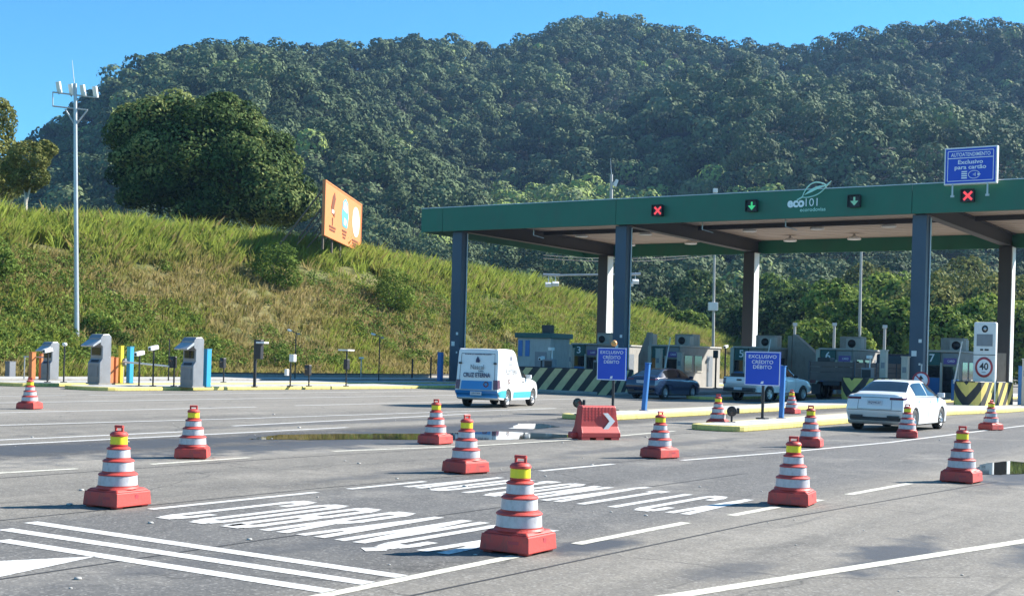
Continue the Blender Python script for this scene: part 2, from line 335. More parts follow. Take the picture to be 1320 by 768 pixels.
# ------------------------------------------------------------------ numpy foliage
def np_mesh(name, verts, fsize, m, tint=None, parent=None):
    """verts (n*fsize,3): every fsize consecutive vertices make one face"""
    n = len(verts); k = n // fsize
    me = bpy.data.meshes.new(name); me.vertices.add(n); me.vertices.foreach_set('co', verts.astype(np.float32).ravel())
    me.loops.add(n); me.loops.foreach_set('vertex_index', np.arange(n, dtype=np.int32))
    me.polygons.add(k); me.polygons.foreach_set('loop_start', np.arange(0, n, fsize, dtype=np.int32)); me.polygons.foreach_set('loop_total', np.full(k, fsize, dtype=np.int32))
    if tint is not None:
        a = me.attributes.new('tint', 'FLOAT', 'POINT'); a.data.foreach_set('value', np.repeat(np.clip(tint, 0, 1), fsize).astype(np.float32))
    me.update(calc_edges=True); me.materials.append(m)
    return link(name, me, parent)
def unit(a): return a / np.maximum(1e-9, np.linalg.norm(a, axis=-1, keepdims=True))
def cards(C, Nn, size, asp=.55, rg=rng):
    n = len(C); r = unit(rg.normal(size=(n, 3))); t = unit(np.cross(Nn, r)); b = np.cross(Nn, t)
    s = np.broadcast_to(np.asarray(size), (n,))[:, None]
    return np.stack([C - t * s * .5, C - b * s * asp * .5 + t * s * .06, C + t * s * .5, C + b * s * asp * .5 + t * s * .06], 1).reshape(-1, 3)
def crown_pts(lobes, n, jit=.5, shell=.28, rg=rng, drop=.0):
    lobes = np.asarray(lobes, float); area = lobes[:, 3] * lobes[:, 4] + lobes[:, 4] * lobes[:, 5]; k = rg.choice(len(lobes), n, p=area / area.sum())
    d = unit(rg.normal(size=(n, 3))); rad = 1 - shell * rg.random(n) ** 1.6
    P = lobes[k, :3] + d * lobes[k, 3:] * rad[:, None]
    inside = np.zeros(n, bool)
    for i, l in enumerate(lobes):
        if len(lobes) > 120: break
        q = ((P - l[:3]) / (l[3:] * .72)); inside |= (np.sum(q * q, 1) < 1) & (k != i)
    nn = unit(unit(d / lobes[k, 3:]) + rg.normal(size=(n, 3)) * jit)
    keep = ~inside & (rg.random(n) > drop)
    return P[keep], nn[keep], k[keep]
def vnoise(x, y, seed=0):
    r = np.random.default_rng(seed); T = r.random((64, 64))
    xi, yi = np.floor(x).astype(int), np.floor(y).astype(int); fx, fy = x - xi, y - yi; fx = fx * fx * (3 - 2 * fx); fy = fy * fy * (3 - 2 * fy)
    g = lambda a, b: T[a % 64, b % 64]
    return (g(xi, yi) * (1 - fx) + g(xi + 1, yi) * fx) * (1 - fy) + (g(xi, yi + 1) * (1 - fx) + g(xi + 1, yi + 1) * fx) * fy
def fbm(x, y, seed=0, o=4):
    s = 0; a = .5
    for i in range(o): s = s + a * vnoise(x * 2 ** i, y * 2 ** i, seed + i); a *= .5
    return s

# ------------------------------------------------------------------ ground, plaza, bank, mountain
mb = MB(); mb.add([(-1500, -300, -.25), (1500, -300, -.25), (1500, 1900, -.25), (-1500, 1900, -.25)], [(0, 1, 2, 3)]); tag(mb.build('ground', M['ground']), kind='structure')
plaza = MB().add([(-61.5, -60, 0), (60, -60, 0), (60, 330, 0), (-61.5, 330, 0)], [(0, 1, 2, 3)]).build('road', M['asphalt']); plaza.rotation_euler = (0, 0, TH); tag(plaza, kind='structure')

def crest(u): return np.interp(u, [-60, 20, 45, 60, 94, 126, 147, 180, 215, 245, 330], [10.6, 11.2, 11.4, 11.6, 12.1, 11.3, 9.3, 6.0, 3.4, 1.0, .2])
def bank_z(v, u):
    v = np.asarray(v, float); u = np.asarray(u, float)
    w_ = -61.5 - v
    t = np.clip((w_ - 1.2) / 20.5, 0, 1.0); pr = t + .05 * np.sin(t * np.pi * 2) * -1
    z = (crest(u) - 1.4 * np.clip(crest(u) / 8, 0, 1)) * pr + np.clip(w_ - 21.7, 0, 200) * .03 * np.clip(crest(u) / 11, 0, 1)
    z = z + (fbm(u * .22, v * .22, 3) - .45) * 1.3 * np.clip(t * 5, 0, 1) * np.clip(crest(u) / 5, 0, 1) + (fbm(u * .9, v * .9, 9, 3) - .45) * .5 * np.clip(t * 6, 0, 1)
    return z
us = np.arange(-60, 331, 1.0); vs_ = -61.5 - np.concatenate([np.arange(0, 26, .8), np.arange(26, 110, 3.)])
U, V = np.meshgrid(us, vs_, indexing='ij'); Z = bank_z(V, U); Z[:, 0] = -.02
nu, nv = U.shape
me = bpy.data.meshes.new('bank'); P = np.stack([V, U, Z], -1).reshape(-1, 3)
idx = np.arange(nu * nv).reshape(nu, nv); Fq = np.stack([idx[:-1, :-1], idx[:-1, 1:], idx[1:, 1:], idx[1:, :-1]], -1).reshape(-1, 4)[:, ::-1]
me.from_pydata(P.tolist(), [], Fq.tolist()); me.polygons.foreach_set('use_smooth', [True] * len(Fq)); me.materials.append(M['soil'])
bank = link('hill', me); bank.rotation_euler = (0, 0, TH); tag(bank, kind='structure')
def gz(X, Y):
    v, u = uv_of(X, Y); return float(bank_z(v, u)) if v < -61.5 else 0.
def hit(x, y, D0=45., D1=330.):
    a, b = ray(x, y); D = D0
    while D < D1:
        X, Zr = a * D, H + b * D
        if Zr <= gz(X, D): break
        D += .25
    return Vector((a * D, D, gz(a * D, D)))
def onbank(v, u): p = W(v, u); p.z = gz(p.x, p.y); return p

# grass on the bank: blades in tufts, tall cane-like clumps along the crest, low leafy weeds
def bank_world(v, u, z): return np.stack([u * EU[0] + v * EV[0], u * EU[1] + v * EV[1], z], -1)
BARE = []
for x_, y_, ru_, rw_ in ((470, 362, 3.2, 1.8), (395, 352, 2.6, 1.4), (60, 322, 2.2, 1.2), (330, 346, 2.0, 1.2), (640, 392, 3.5, 1.2), (190, 352, 1.6, 1.0)):
    p_ = hit(x_, y_); v_, u_ = uv_of(p_.x, p_.y); BARE.append((u_, -61.5 - v_, ru_, rw_))
def make_grass():
    n = 46000; u = 36 + 205 * rng.random(n) ** 1.5; w_ = rng.random(n) * 25 + .8; v = -61.5 - w_
    patch = fbm(u * .16, v * .16, 21); patch2 = fbm(u * .5, v * .5, 33, 3)
    top = np.clip((w_ - 15.5 - 5 * (patch2 - .5)) / 4, 0, 1) * (w_ < 25)
    dry = np.clip((patch - .47) * 6 + .5 * (w_ < 3.2) + .45 * (w_ > 10.5) * np.clip((80 - u) / 20, -.3, 1), 0, 1) * (1 - top)
    keep = rng.random(n) > .3 * dry; keep &= ~((patch2 > .66) & (top < .3) & (rng.random(n) < .8))
    for pu, pw, ru, rw in BARE: keep &= ~((((u - pu) / ru) ** 2 + ((w_ - pw) / rw) ** 2 + 1.6 * (patch2 - .5) < 1) & (rng.random(n) < .9))
    u, v, w_, top, dry, patch2 = (a[keep] for a in (u, v, w_, top, dry, patch2)); n = len(u)
    hgt = .38 + .35 * rng.random(n) + top * (.6 + .9 * rng.random(n)) * (.55 + .9 * patch2)
    tint = np.where(top > .5, .62 + .2 * rng.random(n), .42 + .45 * rng.random(n)) - dry * .45 + .1 * (patch2 - .5)
    tint = np.where(rng.random(n) < .17, .12 + .2 * rng.random(n), tint)
    nb = 11; z = bank_z(v, u)
    base = np.repeat(bank_world(v, u, z - .05), nb, 0); hh = np.repeat(hgt, nb) * (.6 + .6 * rng.random(n * nb)); tp = np.repeat(top, nb)
    ang = rng.random(n * nb) * 2 * np.pi; lean = (.25 + .55 * rng.random(n * nb)) * hh; sp_ = .10 + .25 * rng.random(n * nb)
    off = np.stack([np.cos(ang) * sp_, np.sin(ang) * sp_, 0 * ang], -1); dirv = np.stack([np.cos(ang), np.sin(ang), 0 * ang], -1)
    a2 = rng.random(n * nb) * np.pi; wd = np.stack([np.cos(a2), np.sin(a2), 0 * a2], -1) * (.022 + .022 * tp + .022 * rng.random(n * nb))[:, None]
    b0 = base + off; mid = b0 + dirv * (lean * .35)[:, None] + np.array([0, 0, 1]) * (hh * .6)[:, None]; tip = b0 + dirv * lean[:, None] + np.array([0, 0, 1]) * hh[:, None]
    verts = np.stack([b0 - wd, b0 + wd * .6, mid + wd * .8, tip, mid - wd * .8], 1).reshape(-1, 3)
    o = np_mesh('grass', verts, 5, M['grass'], np.repeat(tint, nb) + rng.normal(size=n * nb) * .05)
    tag(o, 'tall yellow green grass and dry stubble covering the roadside bank', 'grass', kind='stuff')
    # leafy weeds low on the bank
    n = 5200; u = 36 + 200 * rng.random(n) ** 1.6; w_ = 2.5 + 14 * rng.random(n) ** 1.2; v = -61.5 - w_
    pt = fbm(u * .14, v * .2, 55) + .22 * (u < 66) * (w_ < 11); kp = pt > .46; u, v, w_, pt = u[kp], v[kp], w_[kp], pt[kp]; n = len(u)
    k = 42; c = bank_world(v, u, bank_z(v, u) + .15); r = .35 + .4 * rng.random(n)
    d = unit(rng.normal(size=(n * k, 3))); d[:, 2] = np.abs(d[:, 2]); Pp = np.repeat(c, k, 0) + d * np.repeat(r, k)[:, None]
    vt = cards(Pp, unit(d + rng.normal(size=d.shape) * .6), .13 + .12 * rng.random(n * k), .6)
    o = np_mesh('undergrowth', vt, 4, M['bush'], np.repeat(.25 + .6 * rng.random(n), k) + rng.normal(size=n * k) * .12)
    tag(o, 'low leafy weeds growing in patches on the lower bank', 'weeds', kind='stuff')
make_grass()

# mountain: terrain under one forest mass
ridge_x = [-300, -120, 0, 40, 60, 85, 110, 130, 150, 185, 240, 300, 350, 400, 430, 465, 500, 540, 580, 620, 660, 690, 720, 760, 800, 850, 900, 930, 950, 975, 1010, 1050, 1090, 1120, 1150, 1200, 1260, 1320, 1420, 1650]
ridge_y = [330, 270, 215, 190, 178, 156, 138, 124, 108, 90, 72, 68, 72, 76, 74, 76, 68, 62, 66, 72, 60, 46, 37, 34, 38, 47, 59, 71, 62, 72, 70, 62, 52, 45, 39, 38, 38, 42, 40, 60]
def ridge_e(x):
    y = np.interp(x, ridge_x, ridge_y); return ((PY - y) * _c + (x - PX) * _s) / F
def ridge_D(x): return np.interp(x, [-300, 60, 300, 560, 760, 930, 1150, 1650], [620, 640, 720, 860, 960, 900, 840, 800])
D_FOOT = 270.
def mount_z(X, Y):
    x = PX + F * X / Y + 0 * Y; er = ridge_e(x) - 7.0 / ridge_D(x); Rd = ridge_D(x); t = (Y - D_FOOT) / (Rd - D_FOOT)
    tt = np.clip(t, 0, 1)
    bump = (fbm(X * .0095 + 5, Y * .0062, 70, 4) - .47) * .95 * np.sin(np.pi * np.clip(tt, 0, 1)) ** .8
    e = er * np.clip(tt ** .72 + bump * .8, 0, 1.0)
    z = H * tt + e * np.minimum(Y, Rd)
    z = z - np.clip(t - 1, 0, 5) * 130
    z = np.where(t < 0, -2.0, z)
    return z
azs = np.linspace(-560, 1900, 260); rs = np.concatenate([np.linspace(250, 1000, 150), np.linspace(1010, 1250, 12)])
AX, RS = np.meshgrid(azs, rs, indexing='ij'); XX = (AX - PX) / F * RS; ZZ = mount_z(XX, RS)
P = np.stack([XX, RS, ZZ], -1).reshape(-1, 3); idx = np.arange(P.shape[0]).reshape(AX.shape)
Fq = np.stack([idx[:-1, :-1], idx[1:, :-1], idx[1:, 1:], idx[:-1, 1:]], -1).reshape(-1, 4)
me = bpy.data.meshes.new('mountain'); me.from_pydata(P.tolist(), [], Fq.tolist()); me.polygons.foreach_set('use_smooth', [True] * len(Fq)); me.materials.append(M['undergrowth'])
tag(link('mountain', me), kind='structure')
def make_forest():
    rg = np.random.default_rng(11)
    n0 = 40000; Y = 262 + (1010 - 262) * rg.random(n0) ** .85; x = rg.uniform(-60, 1420, n0); Y[:7000] = ridge_D(x[:7000]) - 45 + 62 * rg.random(7000); X = (x - PX) / F * Y
    Rd = ridge_D(x); keep = (Y < Rd + 22); keep &= rg.random(n0) < (Y / 1000) ** .8 * 1.6
    X, Y, x = X[keep], Y[keep], x[keep]
    # thin out crowns that crowd each other
    r = (3.0 + 4.6 * rg.random(len(X)) ** 2.0) * (.8 + .45 * fbm(X * .02, Y * .02, 5))
    cell = {}; ok = np.zeros(len(X), bool)
    for i in np.argsort(-r):
        cx, cy_ = int(X[i] // 8), int(Y[i] // 8); good = True
        for a in (-1, 0, 1):
            for b in (-1, 0, 1):
                for j in cell.get((cx + a, cy_ + b), ()):
                    if (X[i] - X[j]) ** 2 + (Y[i] - Y[j]) ** 2 < (.50 * (r[i] + r[j])) ** 2: good = False; break
                if not good: break
            if not good: break
        if good: cell.setdefault((cx, cy_), []).append(i); ok[i] = True
    X, Y, x, r = X[ok], Y[ok], x[ok], r[ok]; n = len(X); print('forest trees', n)
    Z = mount_z(X, Y); hgt = r * (.7 + .9 * rg.random(n)) + .6
    kind = fbm(X * .012, Y * .012, 77); tt = .10 + .62 * rg.random(n) + .5 * (kind - .45)
    tt = np.where(rg.random(n) < .025, .8 + .12 * rg.random(n), tt)
    emerg = rg.random(n) < .03; hgt = hgt + emerg * 3.5
    # paler plantation patch just above the canopy roof
    px_ = x; py_ = PY - (Z + hgt - H) / Y * F
    pl = (np.abs(px_ - 745) < 110) & (np.abs(py_ - 262) < 26); tt = np.where(pl, .86 + .1 * rg.random(n), tt)
    br = (np.abs(px_ - 960) < 32) & (np.abs(py_ - 250) < 16); tt = np.where(br, .98, tt)
    Vv, Tt = [], []
    for lo, hi, k0, k1, f in ((0, 400, 330, 120, .58), (400, 560, 210, 80, .74), (560, 5000, 130, 54, .95)):   # the nearer the crown, the finer its leaf sprays
        q = np.where((Y >= lo) & (Y < hi))[0]; n = len(q); qX, qY, qZ, qh, qr, qt = X[q], Y[q], Z[q], hgt[q], r[q], tt[q]
        for s in range(4):            # every crown is several leafy lobes
            an = rg.random(n) * 2 * np.pi; off = (.6 if s else 0) * qr
            c = np.stack([qX + np.cos(an) * off, qY + np.sin(an) * off, qZ + qh + (rg.random(n) - .6) * .5 * qr * (1 if s else 0)], -1)
            rr = qr * (.86 if s == 0 else .36 + .2 * rg.random(n)); k = k0 if s == 0 else k1
            d = unit(rg.normal(size=(n * k, 3))); d[:, 2] = np.where(d[:, 2] < -.7, -d[:, 2], d[:, 2]); d[:, 1] = np.where((d[:, 1] > .4) & (rg.random(n * k) < .6), -d[:, 1], d[:, 1])
            Pp = np.repeat(c, k, 0) + d * (np.repeat(rr, k) * (.84 + .24 * rg.random(n * k)))[:, None] * np.array([1, 1, .86])
            sz = np.repeat(rr, k) * (.24 + .16 * rg.random(n * k)) * f
            Vv.append(cards(Pp, unit(d + rg.normal(size=d.shape) * .3), sz, .8, rg)); Tt.append(np.repeat(qt + .06 * rg.normal(size=n), k) + .07 * rg.normal(size=n * k))
    o = np_mesh('forest', np.concatenate(Vv), 4, M['forest'], np.concatenate(Tt))
    tag(o, 'dense rainforest of rounded crowns covering the mountain behind the plaza', 'forest', kind='stuff')
make_forest()

# ------------------------------------------------------------------ trees that can be told apart
def tree(name, label, base, lobes, nleaf, size, m, trunk_r, trunk_h, group=None, barkm='bark', limbs=5, core=0, jit=.55, drop=0., tlo=.2, thi=.8, seed=1, shell=.28):
    rg = np.random.default_rng(seed)
    t = thing(name, label, 'tree', base, 0, group)
    P_, N_, k_ = crown_pts(lobes, nleaf, jit, shell, rg, drop)
    lt = rg.uniform(tlo, thi, len(lobes)); tint = lt[k_] + .14 * rg.normal(size=len(P_))
    V_ = cards(P_, N_, size * (.7 + .6 * rg.random(len(P_))), .6, rg)
    if core:                                     # big inner leaf cards block light; dark tint paints the crown's inner shade
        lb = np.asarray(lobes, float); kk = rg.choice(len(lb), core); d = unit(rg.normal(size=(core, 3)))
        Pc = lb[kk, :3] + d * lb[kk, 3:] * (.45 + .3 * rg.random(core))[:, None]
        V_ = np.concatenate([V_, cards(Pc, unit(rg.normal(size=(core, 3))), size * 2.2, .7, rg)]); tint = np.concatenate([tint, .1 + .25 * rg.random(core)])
    np_mesh('crown', V_, 4, m, tint, t)
    mb = MB(); top = Vector((0, 0, trunk_h)); mb.tube((0, 0, -.6), (0, 0, trunk_h * .5), trunk_r * 1.25, trunk_r, 9).tube((0, 0, trunk_h * .5), top, trunk_r, trunk_r * .75, 9)
    lb = np.asarray(lobes, float)
    for i in rg.choice(len(lb), min(limbs, len(lb)), replace=False):
        e = Vector(lb[i, :3]); s = Vector((0, 0, trunk_h * (.6 + .38 * rg.random()))); mid = s.lerp(e, .5) + Vector((0, 0, .08 * (e - s).length))
        mb.tube(s, mid, trunk_r * .5, trunk_r * .32, 7, False).tube(mid, e, trunk_r * .32, trunk_r * .1, 7, False)
    mb.build('trunk', M[barkm], t)
    return t
def sub_lobes(main, n, rmin, rmax, seed, zmin=-1.):
    rg = np.random.default_rng(seed); out = []
    main = np.asarray(main, float)
    while len(out) < n:
        m_ = main[rg.integers(len(main))]; d = unit(rg.normal(size=3))
        if d[2] < zmin: continue
        p = m_[:3] + d * m_[3:] * .86
        if any(np.sum(((p - q[:3]) / (q[3:] * .78)) ** 2) < 1 for q in main): continue
        r = rmin + (rmax - rmin) * rg.random(); out.append([*p, r, r, r * .8])
    return out
# the great mango tree: lobes measured on the photograph at its distance
DM = 131.
def px_lobe(x, y, rx, ry, D, base, dy=0., depth=None):
    p = atd(x, y, D); k = D / F; return [p.x - base.x, p.y - base.y + dy, p.z - base.z, rx * k, (depth or rx) * k, ry * k]
mb_ = atd(275, 288, DM); mb_ = Vector((mb_.x, mb_.y, gz(mb_.x, mb_.y)))
mains = [px_lobe(248, 205, 88, 66, DM, mb_, 0, 80), px_lobe(318, 234, 66, 50, DM, mb_, -1, 64), px_lobe(190, 206, 42, 58, DM, mb_, 0, 56), px_lobe(358, 262, 40, 32, DM, mb_, -2, 46), px_lobe(262, 160, 58, 34, DM, mb_, 0, 56), px_lobe(215, 245, 52, 34, DM, mb_, -1, 50), px_lobe(290, 270, 60, 26, DM, mb_, -1, 50), px_lobe(298, 184, 58, 50, DM, mb_, 0, 54), px_lobe(204, 172, 54, 46, DM, mb_, 0, 54), px_lobe(332, 206, 44, 44, DM, mb_, 0, 48)]
subs = [[a, b, c + .0, r, r2, r3] for a, b, c, r, r2, r3 in sub_lobes(mains, 120, .9, 2.1, 5, -.6)]
tree('broad_tree', 'huge round dark green tree on the hilltop left of the billboard', mb_, mains + subs, 72000, .38, M['tree'], .55, 4.0, core=6000, seed=3, tlo=.1, thi=.95, limbs=8, shell=.14, jit=.4)
DB = 104.
b2 = hit(33, 266, 60); b2 = Vector((atd(33, 262, DB).x, DB, gz(atd(33, 262, DB).x, DB)))
ml = [px_lobe(36, 205, 26, 24, DB, b2), px_lobe(52, 198, 16, 14, DB, b2), px_lobe(18, 220, 18, 15, DB, b2), px_lobe(42, 228, 22, 15, DB, b2), px_lobe(28, 236, 16, 10, DB, b2)]
tree('slender_tree', 'small open crowned tree with pale trunk at the left end of the hilltop', b2, ml + sub_lobes(ml, 16, .35, .7, 8), 11000, .25, M['treeolive'], .17, 2.6, barkm='palebark', seed=4, drop=.12, limbs=3, jit=.8)
b3 = atd(-18, 262, 112); b3.z = gz(b3.x, b3.y)
ml = [px_lobe(-16, 180, 34, 40, 112, b3), px_lobe(2, 158, 20, 26, 112, b3), px_lobe(-2, 205, 28, 28, 112, b3), px_lobe(0, 232, 28, 20, 112, b3), px_lobe(-14, 150, 26, 22, 112, b3)]
tree('slender_tree', 'taller olive crowned tree cut by the left picture edge above the bank', b3, ml + sub_lobes(ml, 22, .5, 1.0, 9), 15000, .28, M['treeolive'], .25, 4.0, seed=5, drop=.1, limbs=8, jit=.8)
# wood edge behind the plaza: single trees one can tell apart
rows = [  # x, top y, half width px, distance, material, tint
    (880, 402, 36, 205, 'tree2', .35), (935, 378, 42, 235, 'tree', .5), (985, 386, 40, 200, 'tree', .4), (1000, 352, 50, 275, 'tree2', .45), (1030, 374, 46, 190, 'tree', .5), (1075, 362, 44, 180, 'tree2', .5),
    (1050, 410, 34, 150, 'tree2', .75), (1110, 384, 40, 160, 'tree2', .55), (1140, 352, 52, 195, 'tree2', .7), (1098, 418, 28, 140, 'tree2', .6), (1165, 388, 42, 155, 'tree2', .6), (1195, 356, 52, 180, 'treeolive', .7),
    (1215, 396, 40, 142, 'tree2', .8), (1250, 350, 54, 190, 'treeolive', .6), (1268, 384, 46, 150, 'tree2', .75), (1300, 356, 50, 180, 'treeolive', .75), (1330, 384, 48, 150, 'tree2', .6), (1375, 352, 56, 185, 'tree2', .6),
    (1120, 340, 46, 260, 'treeolive', .5), (1245, 334, 50, 250, 'treeolive', .55), (845, 384, 34, 262, 'tree2', .4), (900, 350, 38, 270, 'tree', .5)]
desc = ['dark bushy', 'rounded dark', 'spreading dark', 'tall mid green', 'dense dark green', 'leafy mid green', 'low bright green', 'bushy green', 'broad bright', 'small shrubby', 'round leafy', 'tall olive', 'low light green', 'broad olive', 'bright bushy', 'olive topped', 'low leafy', 'tall leafy', 'far olive', 'broad olive', 'far small green', 'far dark']
wher = ['left of the pole with a box', 'right of the box pole', 'left beside the middle rear column', 'far behind the middle rear column', 'right of the middle rear column', 'left of the plain lamp pole', 'above booth 6', 'behind the plain lamp pole base', 'right of the plain lamp pole top', 'just over the roof of booth 6', 'left of the rightmost front column', 'behind the rightmost front column', 'above booth 7', 'between the two columns on the right', 'above the roof unit of booth 7', 'behind the speed display', 'behind the rightmost rear column', 'at the right edge of the wood', 'just under the canopy edge near the lamp pole', 'under the canopy right of the front column', 'at the left end of the wood', 'rising behind the box pole']
for i, (x, ty, hw, D, mm, ti) in enumerate(rows):
    top = atd(x, ty, D); b = Vector((top.x, D, gz(top.x, D) if uv_of(top.x, D)[0] < -61.5 else -.1)); h = top.z - b.z; k = D / F; r = hw * k
    rg = np.random.default_rng(100 + i)
    ml = [[0, 0, h - r * .75, r * .9, r * .9, r * .75], [rg.uniform(-.3, .3) * r, 0, h * .45, r, r, h * .42], [rg.uniform(-.4, .4) * r, -.3 * r, h * .6, r * .8, r * .8, h * .25]]
    lob = ml + sub_lobes(ml, 34, r * .2, r * .36, 200 + i, -.7)
    tree('woodland_tree', desc[i] + ' tree at the wood edge ' + wher[i], b, lob, 6800, .22 + .0022 * D, M[mm], .25, h * .4, 'trees of the wood behind the toll plaza', seed=300 + i, core=500, tlo=ti - .35, thi=ti + .3, shell=.22)
# bushes on the slope
def bush(label, x, y, rx, ry, n, size, seed, tlo=.3, thi=.8, m='bush', D=None):
    if D is None: b = hit(x, y + ry * .8); D = b.y
    else: b = atd(x, y + ry, D); b.z = gz(b.x, b.y) - .2
    k = D / F
    rg = np.random.default_rng(seed); rX, rY = rx * k, ry * k
    ml = [[0, -.3, rY * .95, rX * .85, rX * .75, rY * .9], [rX * .3, -.2, rY * .6, rX * .65, rX * .6, rY * .6], [-rX * .35, -.2, rY * .7, rX * .6, rX * .6, rY * .6]]
    t = thing('bush', label, 'bush', b, 0, 'bushes on the roadside bank')
    lob = ml + sub_lobes(ml, 26, rX * .16, rX * .46, seed)
    P_, N_, k_ = crown_pts(lob, n, .6, .45, rg, .12); lt = rg.uniform(tlo, thi, len(lob))
    np_mesh('foliage', cards(P_, N_, size * (.7 + .6 * rg.random(len(P_))), .5, rg), 4, M[m], lt[k_] + .12 * rg.normal(size=len(P_)), t)
    mbx = MB()
    for j in range(5): a = j * 1.26; mbx.tube((0, 0, -.2), (math.cos(a) * rX * .4, math.sin(a) * rX * .3, rY * .9), .05, .02, 6)
    mbx.build('stem', M['bark'], t)
bush('dark green bush at mid height on the bank below the billboard', 359, 344, 29, 32, 6000, .26, 41)
bush('bright green bush on the bank beside a bare patch of red soil', 507, 376, 24, 32, 5000, .26, 42, .45, .95)
bush('leafy bush cut by the left picture edge halfway up the bank', -4, 334, 24, 28, 3500, .26, 43, .4, .9)
bush('dark low bush behind the yellow post at the foot of the bank', 153, 437, 15, 9, 1500, .2, 44, .1, .4)
bush('low shrub at the bank foot behind the black pole and white boxes', 352, 462, 28, 13, 2200, .2, 45, .1, .5)
bush('pale weedy shrub on the bank beside the tall lighting pole', 130, 420, 22, 14, 2200, .24, 46, .5, .95)

for k_, (x_, y_, rx_, ry_, d_) in enumerate(((186, 276, 22, 16, 'leftmost of the grey green bushes under the big tree'), (228, 282, 20, 13, 'low grey green bush below the left half of the big tree'), (266, 284, 22, 13, 'grey green bush right below the big tree trunk'), (312, 292, 24, 13, 'grey green bush under the right half of the big tree'), (352, 300, 22, 12, 'small grey green bush under the right edge of the big tree'), (92, 262, 16, 9, 'small bush on the crest just left of the lighting pole'))):
    bush(d_, x_, y_, rx_, ry_, 2200, .3, 60 + k_, .2, .7, 'treeolive' if k_ % 2 else 'tree2', 122.)

# ------------------------------------------------------------------ painted markings (plaza frame: x = v, y = u)
def stripes(name, runs, width, m, z=.004):
    mb = MB()
    for pts in runs:
        w_ = width; k = len(pts); L_, R_ = [], []
        for i, (u, v) in enumerate(pts):
            a = pts[max(0, i - 1)]; b = pts[min(k - 1, i + 1)]; d = Vector((b[1] - a[1], b[0] - a[0])).normalized(); n = Vector((d.y, -d.x)) * w_ / 2
            L_.append((v - n.x, u - n.y, z)); R_.append((v + n.x, u + n.y, z))
        mb.add(L_ + R_, [(i, k + i, k + i + 1, i + 1) for i in range(k - 1)])
    o = mb.build(name, m); o.rotation_euler = (0, 0, TH); tag(o, kind='structure'); return o
def near_line(off, u0, u1, n=10):     # lines of the first lanes drift to the right as the plaza widens
    return [(u, off + .0065 * max(0, u - 9) ** 1.75 * .75) for u in np.linspace(u0, u1, n)]
stripes('lane_marking', [near_line(-6.42, 6.2, 9.9, 4), near_line(-6.42, 10.95, 13.3, 3), near_line(-6.35, 14.3, 15.6, 3), near_line(-6.3, 16.3, 16.9, 2), near_line(-6.3, 17.9, 20.4, 3), near_line(-6.2, 23, 25.5, 3)], .13, M['mark_old'])
stripes('lane_marking', [[(5.5, -5.45), (9.15, -4.40), (11.42, -3.82), (14.55, -3.02), (20, -1.9), (30, -.4)]], .16, M['mark_old'])
stripes('lane_marking', [near_line(-11.28, 9.9, 12.6, 4), near_line(-11.28, 13.2, 14.8, 3), near_line(-11.2, 17.6, 19.8, 3), [(21.6, -10.46), (25.4, -9.99), (31.2, -9.6), (45, -9.5), (62, -9.5)]], .12, M['mark'])
stripes('lane_marking', [[(3, -16.6), (12.4, -15.7)], [(13.7, -15.62), (15.8, -15.6)], [(18, -15.7), (21.4, -14.95), (25.1, -14.75), (30.5, -15.0)]], .13, M['mark_old'])
stripes('lane_marking', [[(2, -20.3), (14.3, -20.2), (24, -20.5)], [(2, -21.5), (16, -21.2), (20, -21.3)], [(22, -22.3), (33, -23.3)], [(4, -25.2), (18, -25.0), (24.2, -24.6), (40, -24.4)], [(8, -29.7), (30, -29.4)], [(32, -29.6), (52, -29.8)],
                         [(10, -34.6), (28, -34.4), (54, -34.8)], [(12, -38.9), (30, -38.7)], [(31, -38.7), (56, -39)], [(14, -46.2), (33, -45.8)], [(20, -51.4), (33, -51.4)]], .15, M['mark'])
stripes('transverse_marking', [[(8.34, -11.26), (8.34, -6.5)], [(7.86, -11.0), (7.92, -6.5)], [(7.40, -10.4), (7.46, -6.5)]], .17, M['mark'])
ob = MB().add([(-9.05, 7.38, .004), (-9.90, 5.75, .004), (-8.40, 4.75, .004)], [(0, 1, 2)]).build('arrow_marking', M['mark']); fix_normals(ob.data); ob.rotation_euler = (0, 0, TH); tag(ob, kind='structure')
GLYPH = {  # block strokes in a unit box
    'C': [[(1, .80), (1, .93), (.86, 1), (.14, 1), (0, .93), (0, .07), (.14, 0), (.86, 0), (1, .07), (1, .20)]], 'O': [[(.14, 1), (.86, 1), (1, .93), (1, .07), (.86, 0), (.14, 0), (0, .07), (0, .93), (.14, 1)]],
    'B': [[(0, 0), (0, 1), (.84, 1), (1, .93), (1, .58), (.86, .52), (0, .52)], [(.86, .52), (1, .45), (1, .07), (.84, 0), (0, 0)]], 'R': [[(0, 0), (0, 1), (.84, 1), (1, .93), (1, .55), (.84, .48), (0, .48)], [(.45, .48), (1, 0)]],
    'A': [[(0, 0), (.5, 1), (1, 0)], [(.16, .30), (.84, .30)]], 'N': [[(0, 0), (0, 1), (1, 0), (1, 1)]], 'U': [[(0, 1), (0, .07), (.14, 0), (.86, 0), (1, .07), (1, 1)]], 'T': [[(0, 1), (1, 1)], [(.5, .98), (.5, 0)]],
    'M': [[(0, 0), (0, 1), (.5, .42), (1, 1), (1, 0)]], 'I': [[(.5, 0), (.5, 1)]]}
GLYPH['Ç'] = GLYPH['C'] + [[(.5, -.04), (.62, -.12), (.35, -.16)]]; GLYPH['Á'] = GLYPH['A'] + [[(.42, 1.07), (.72, 1.20)]]
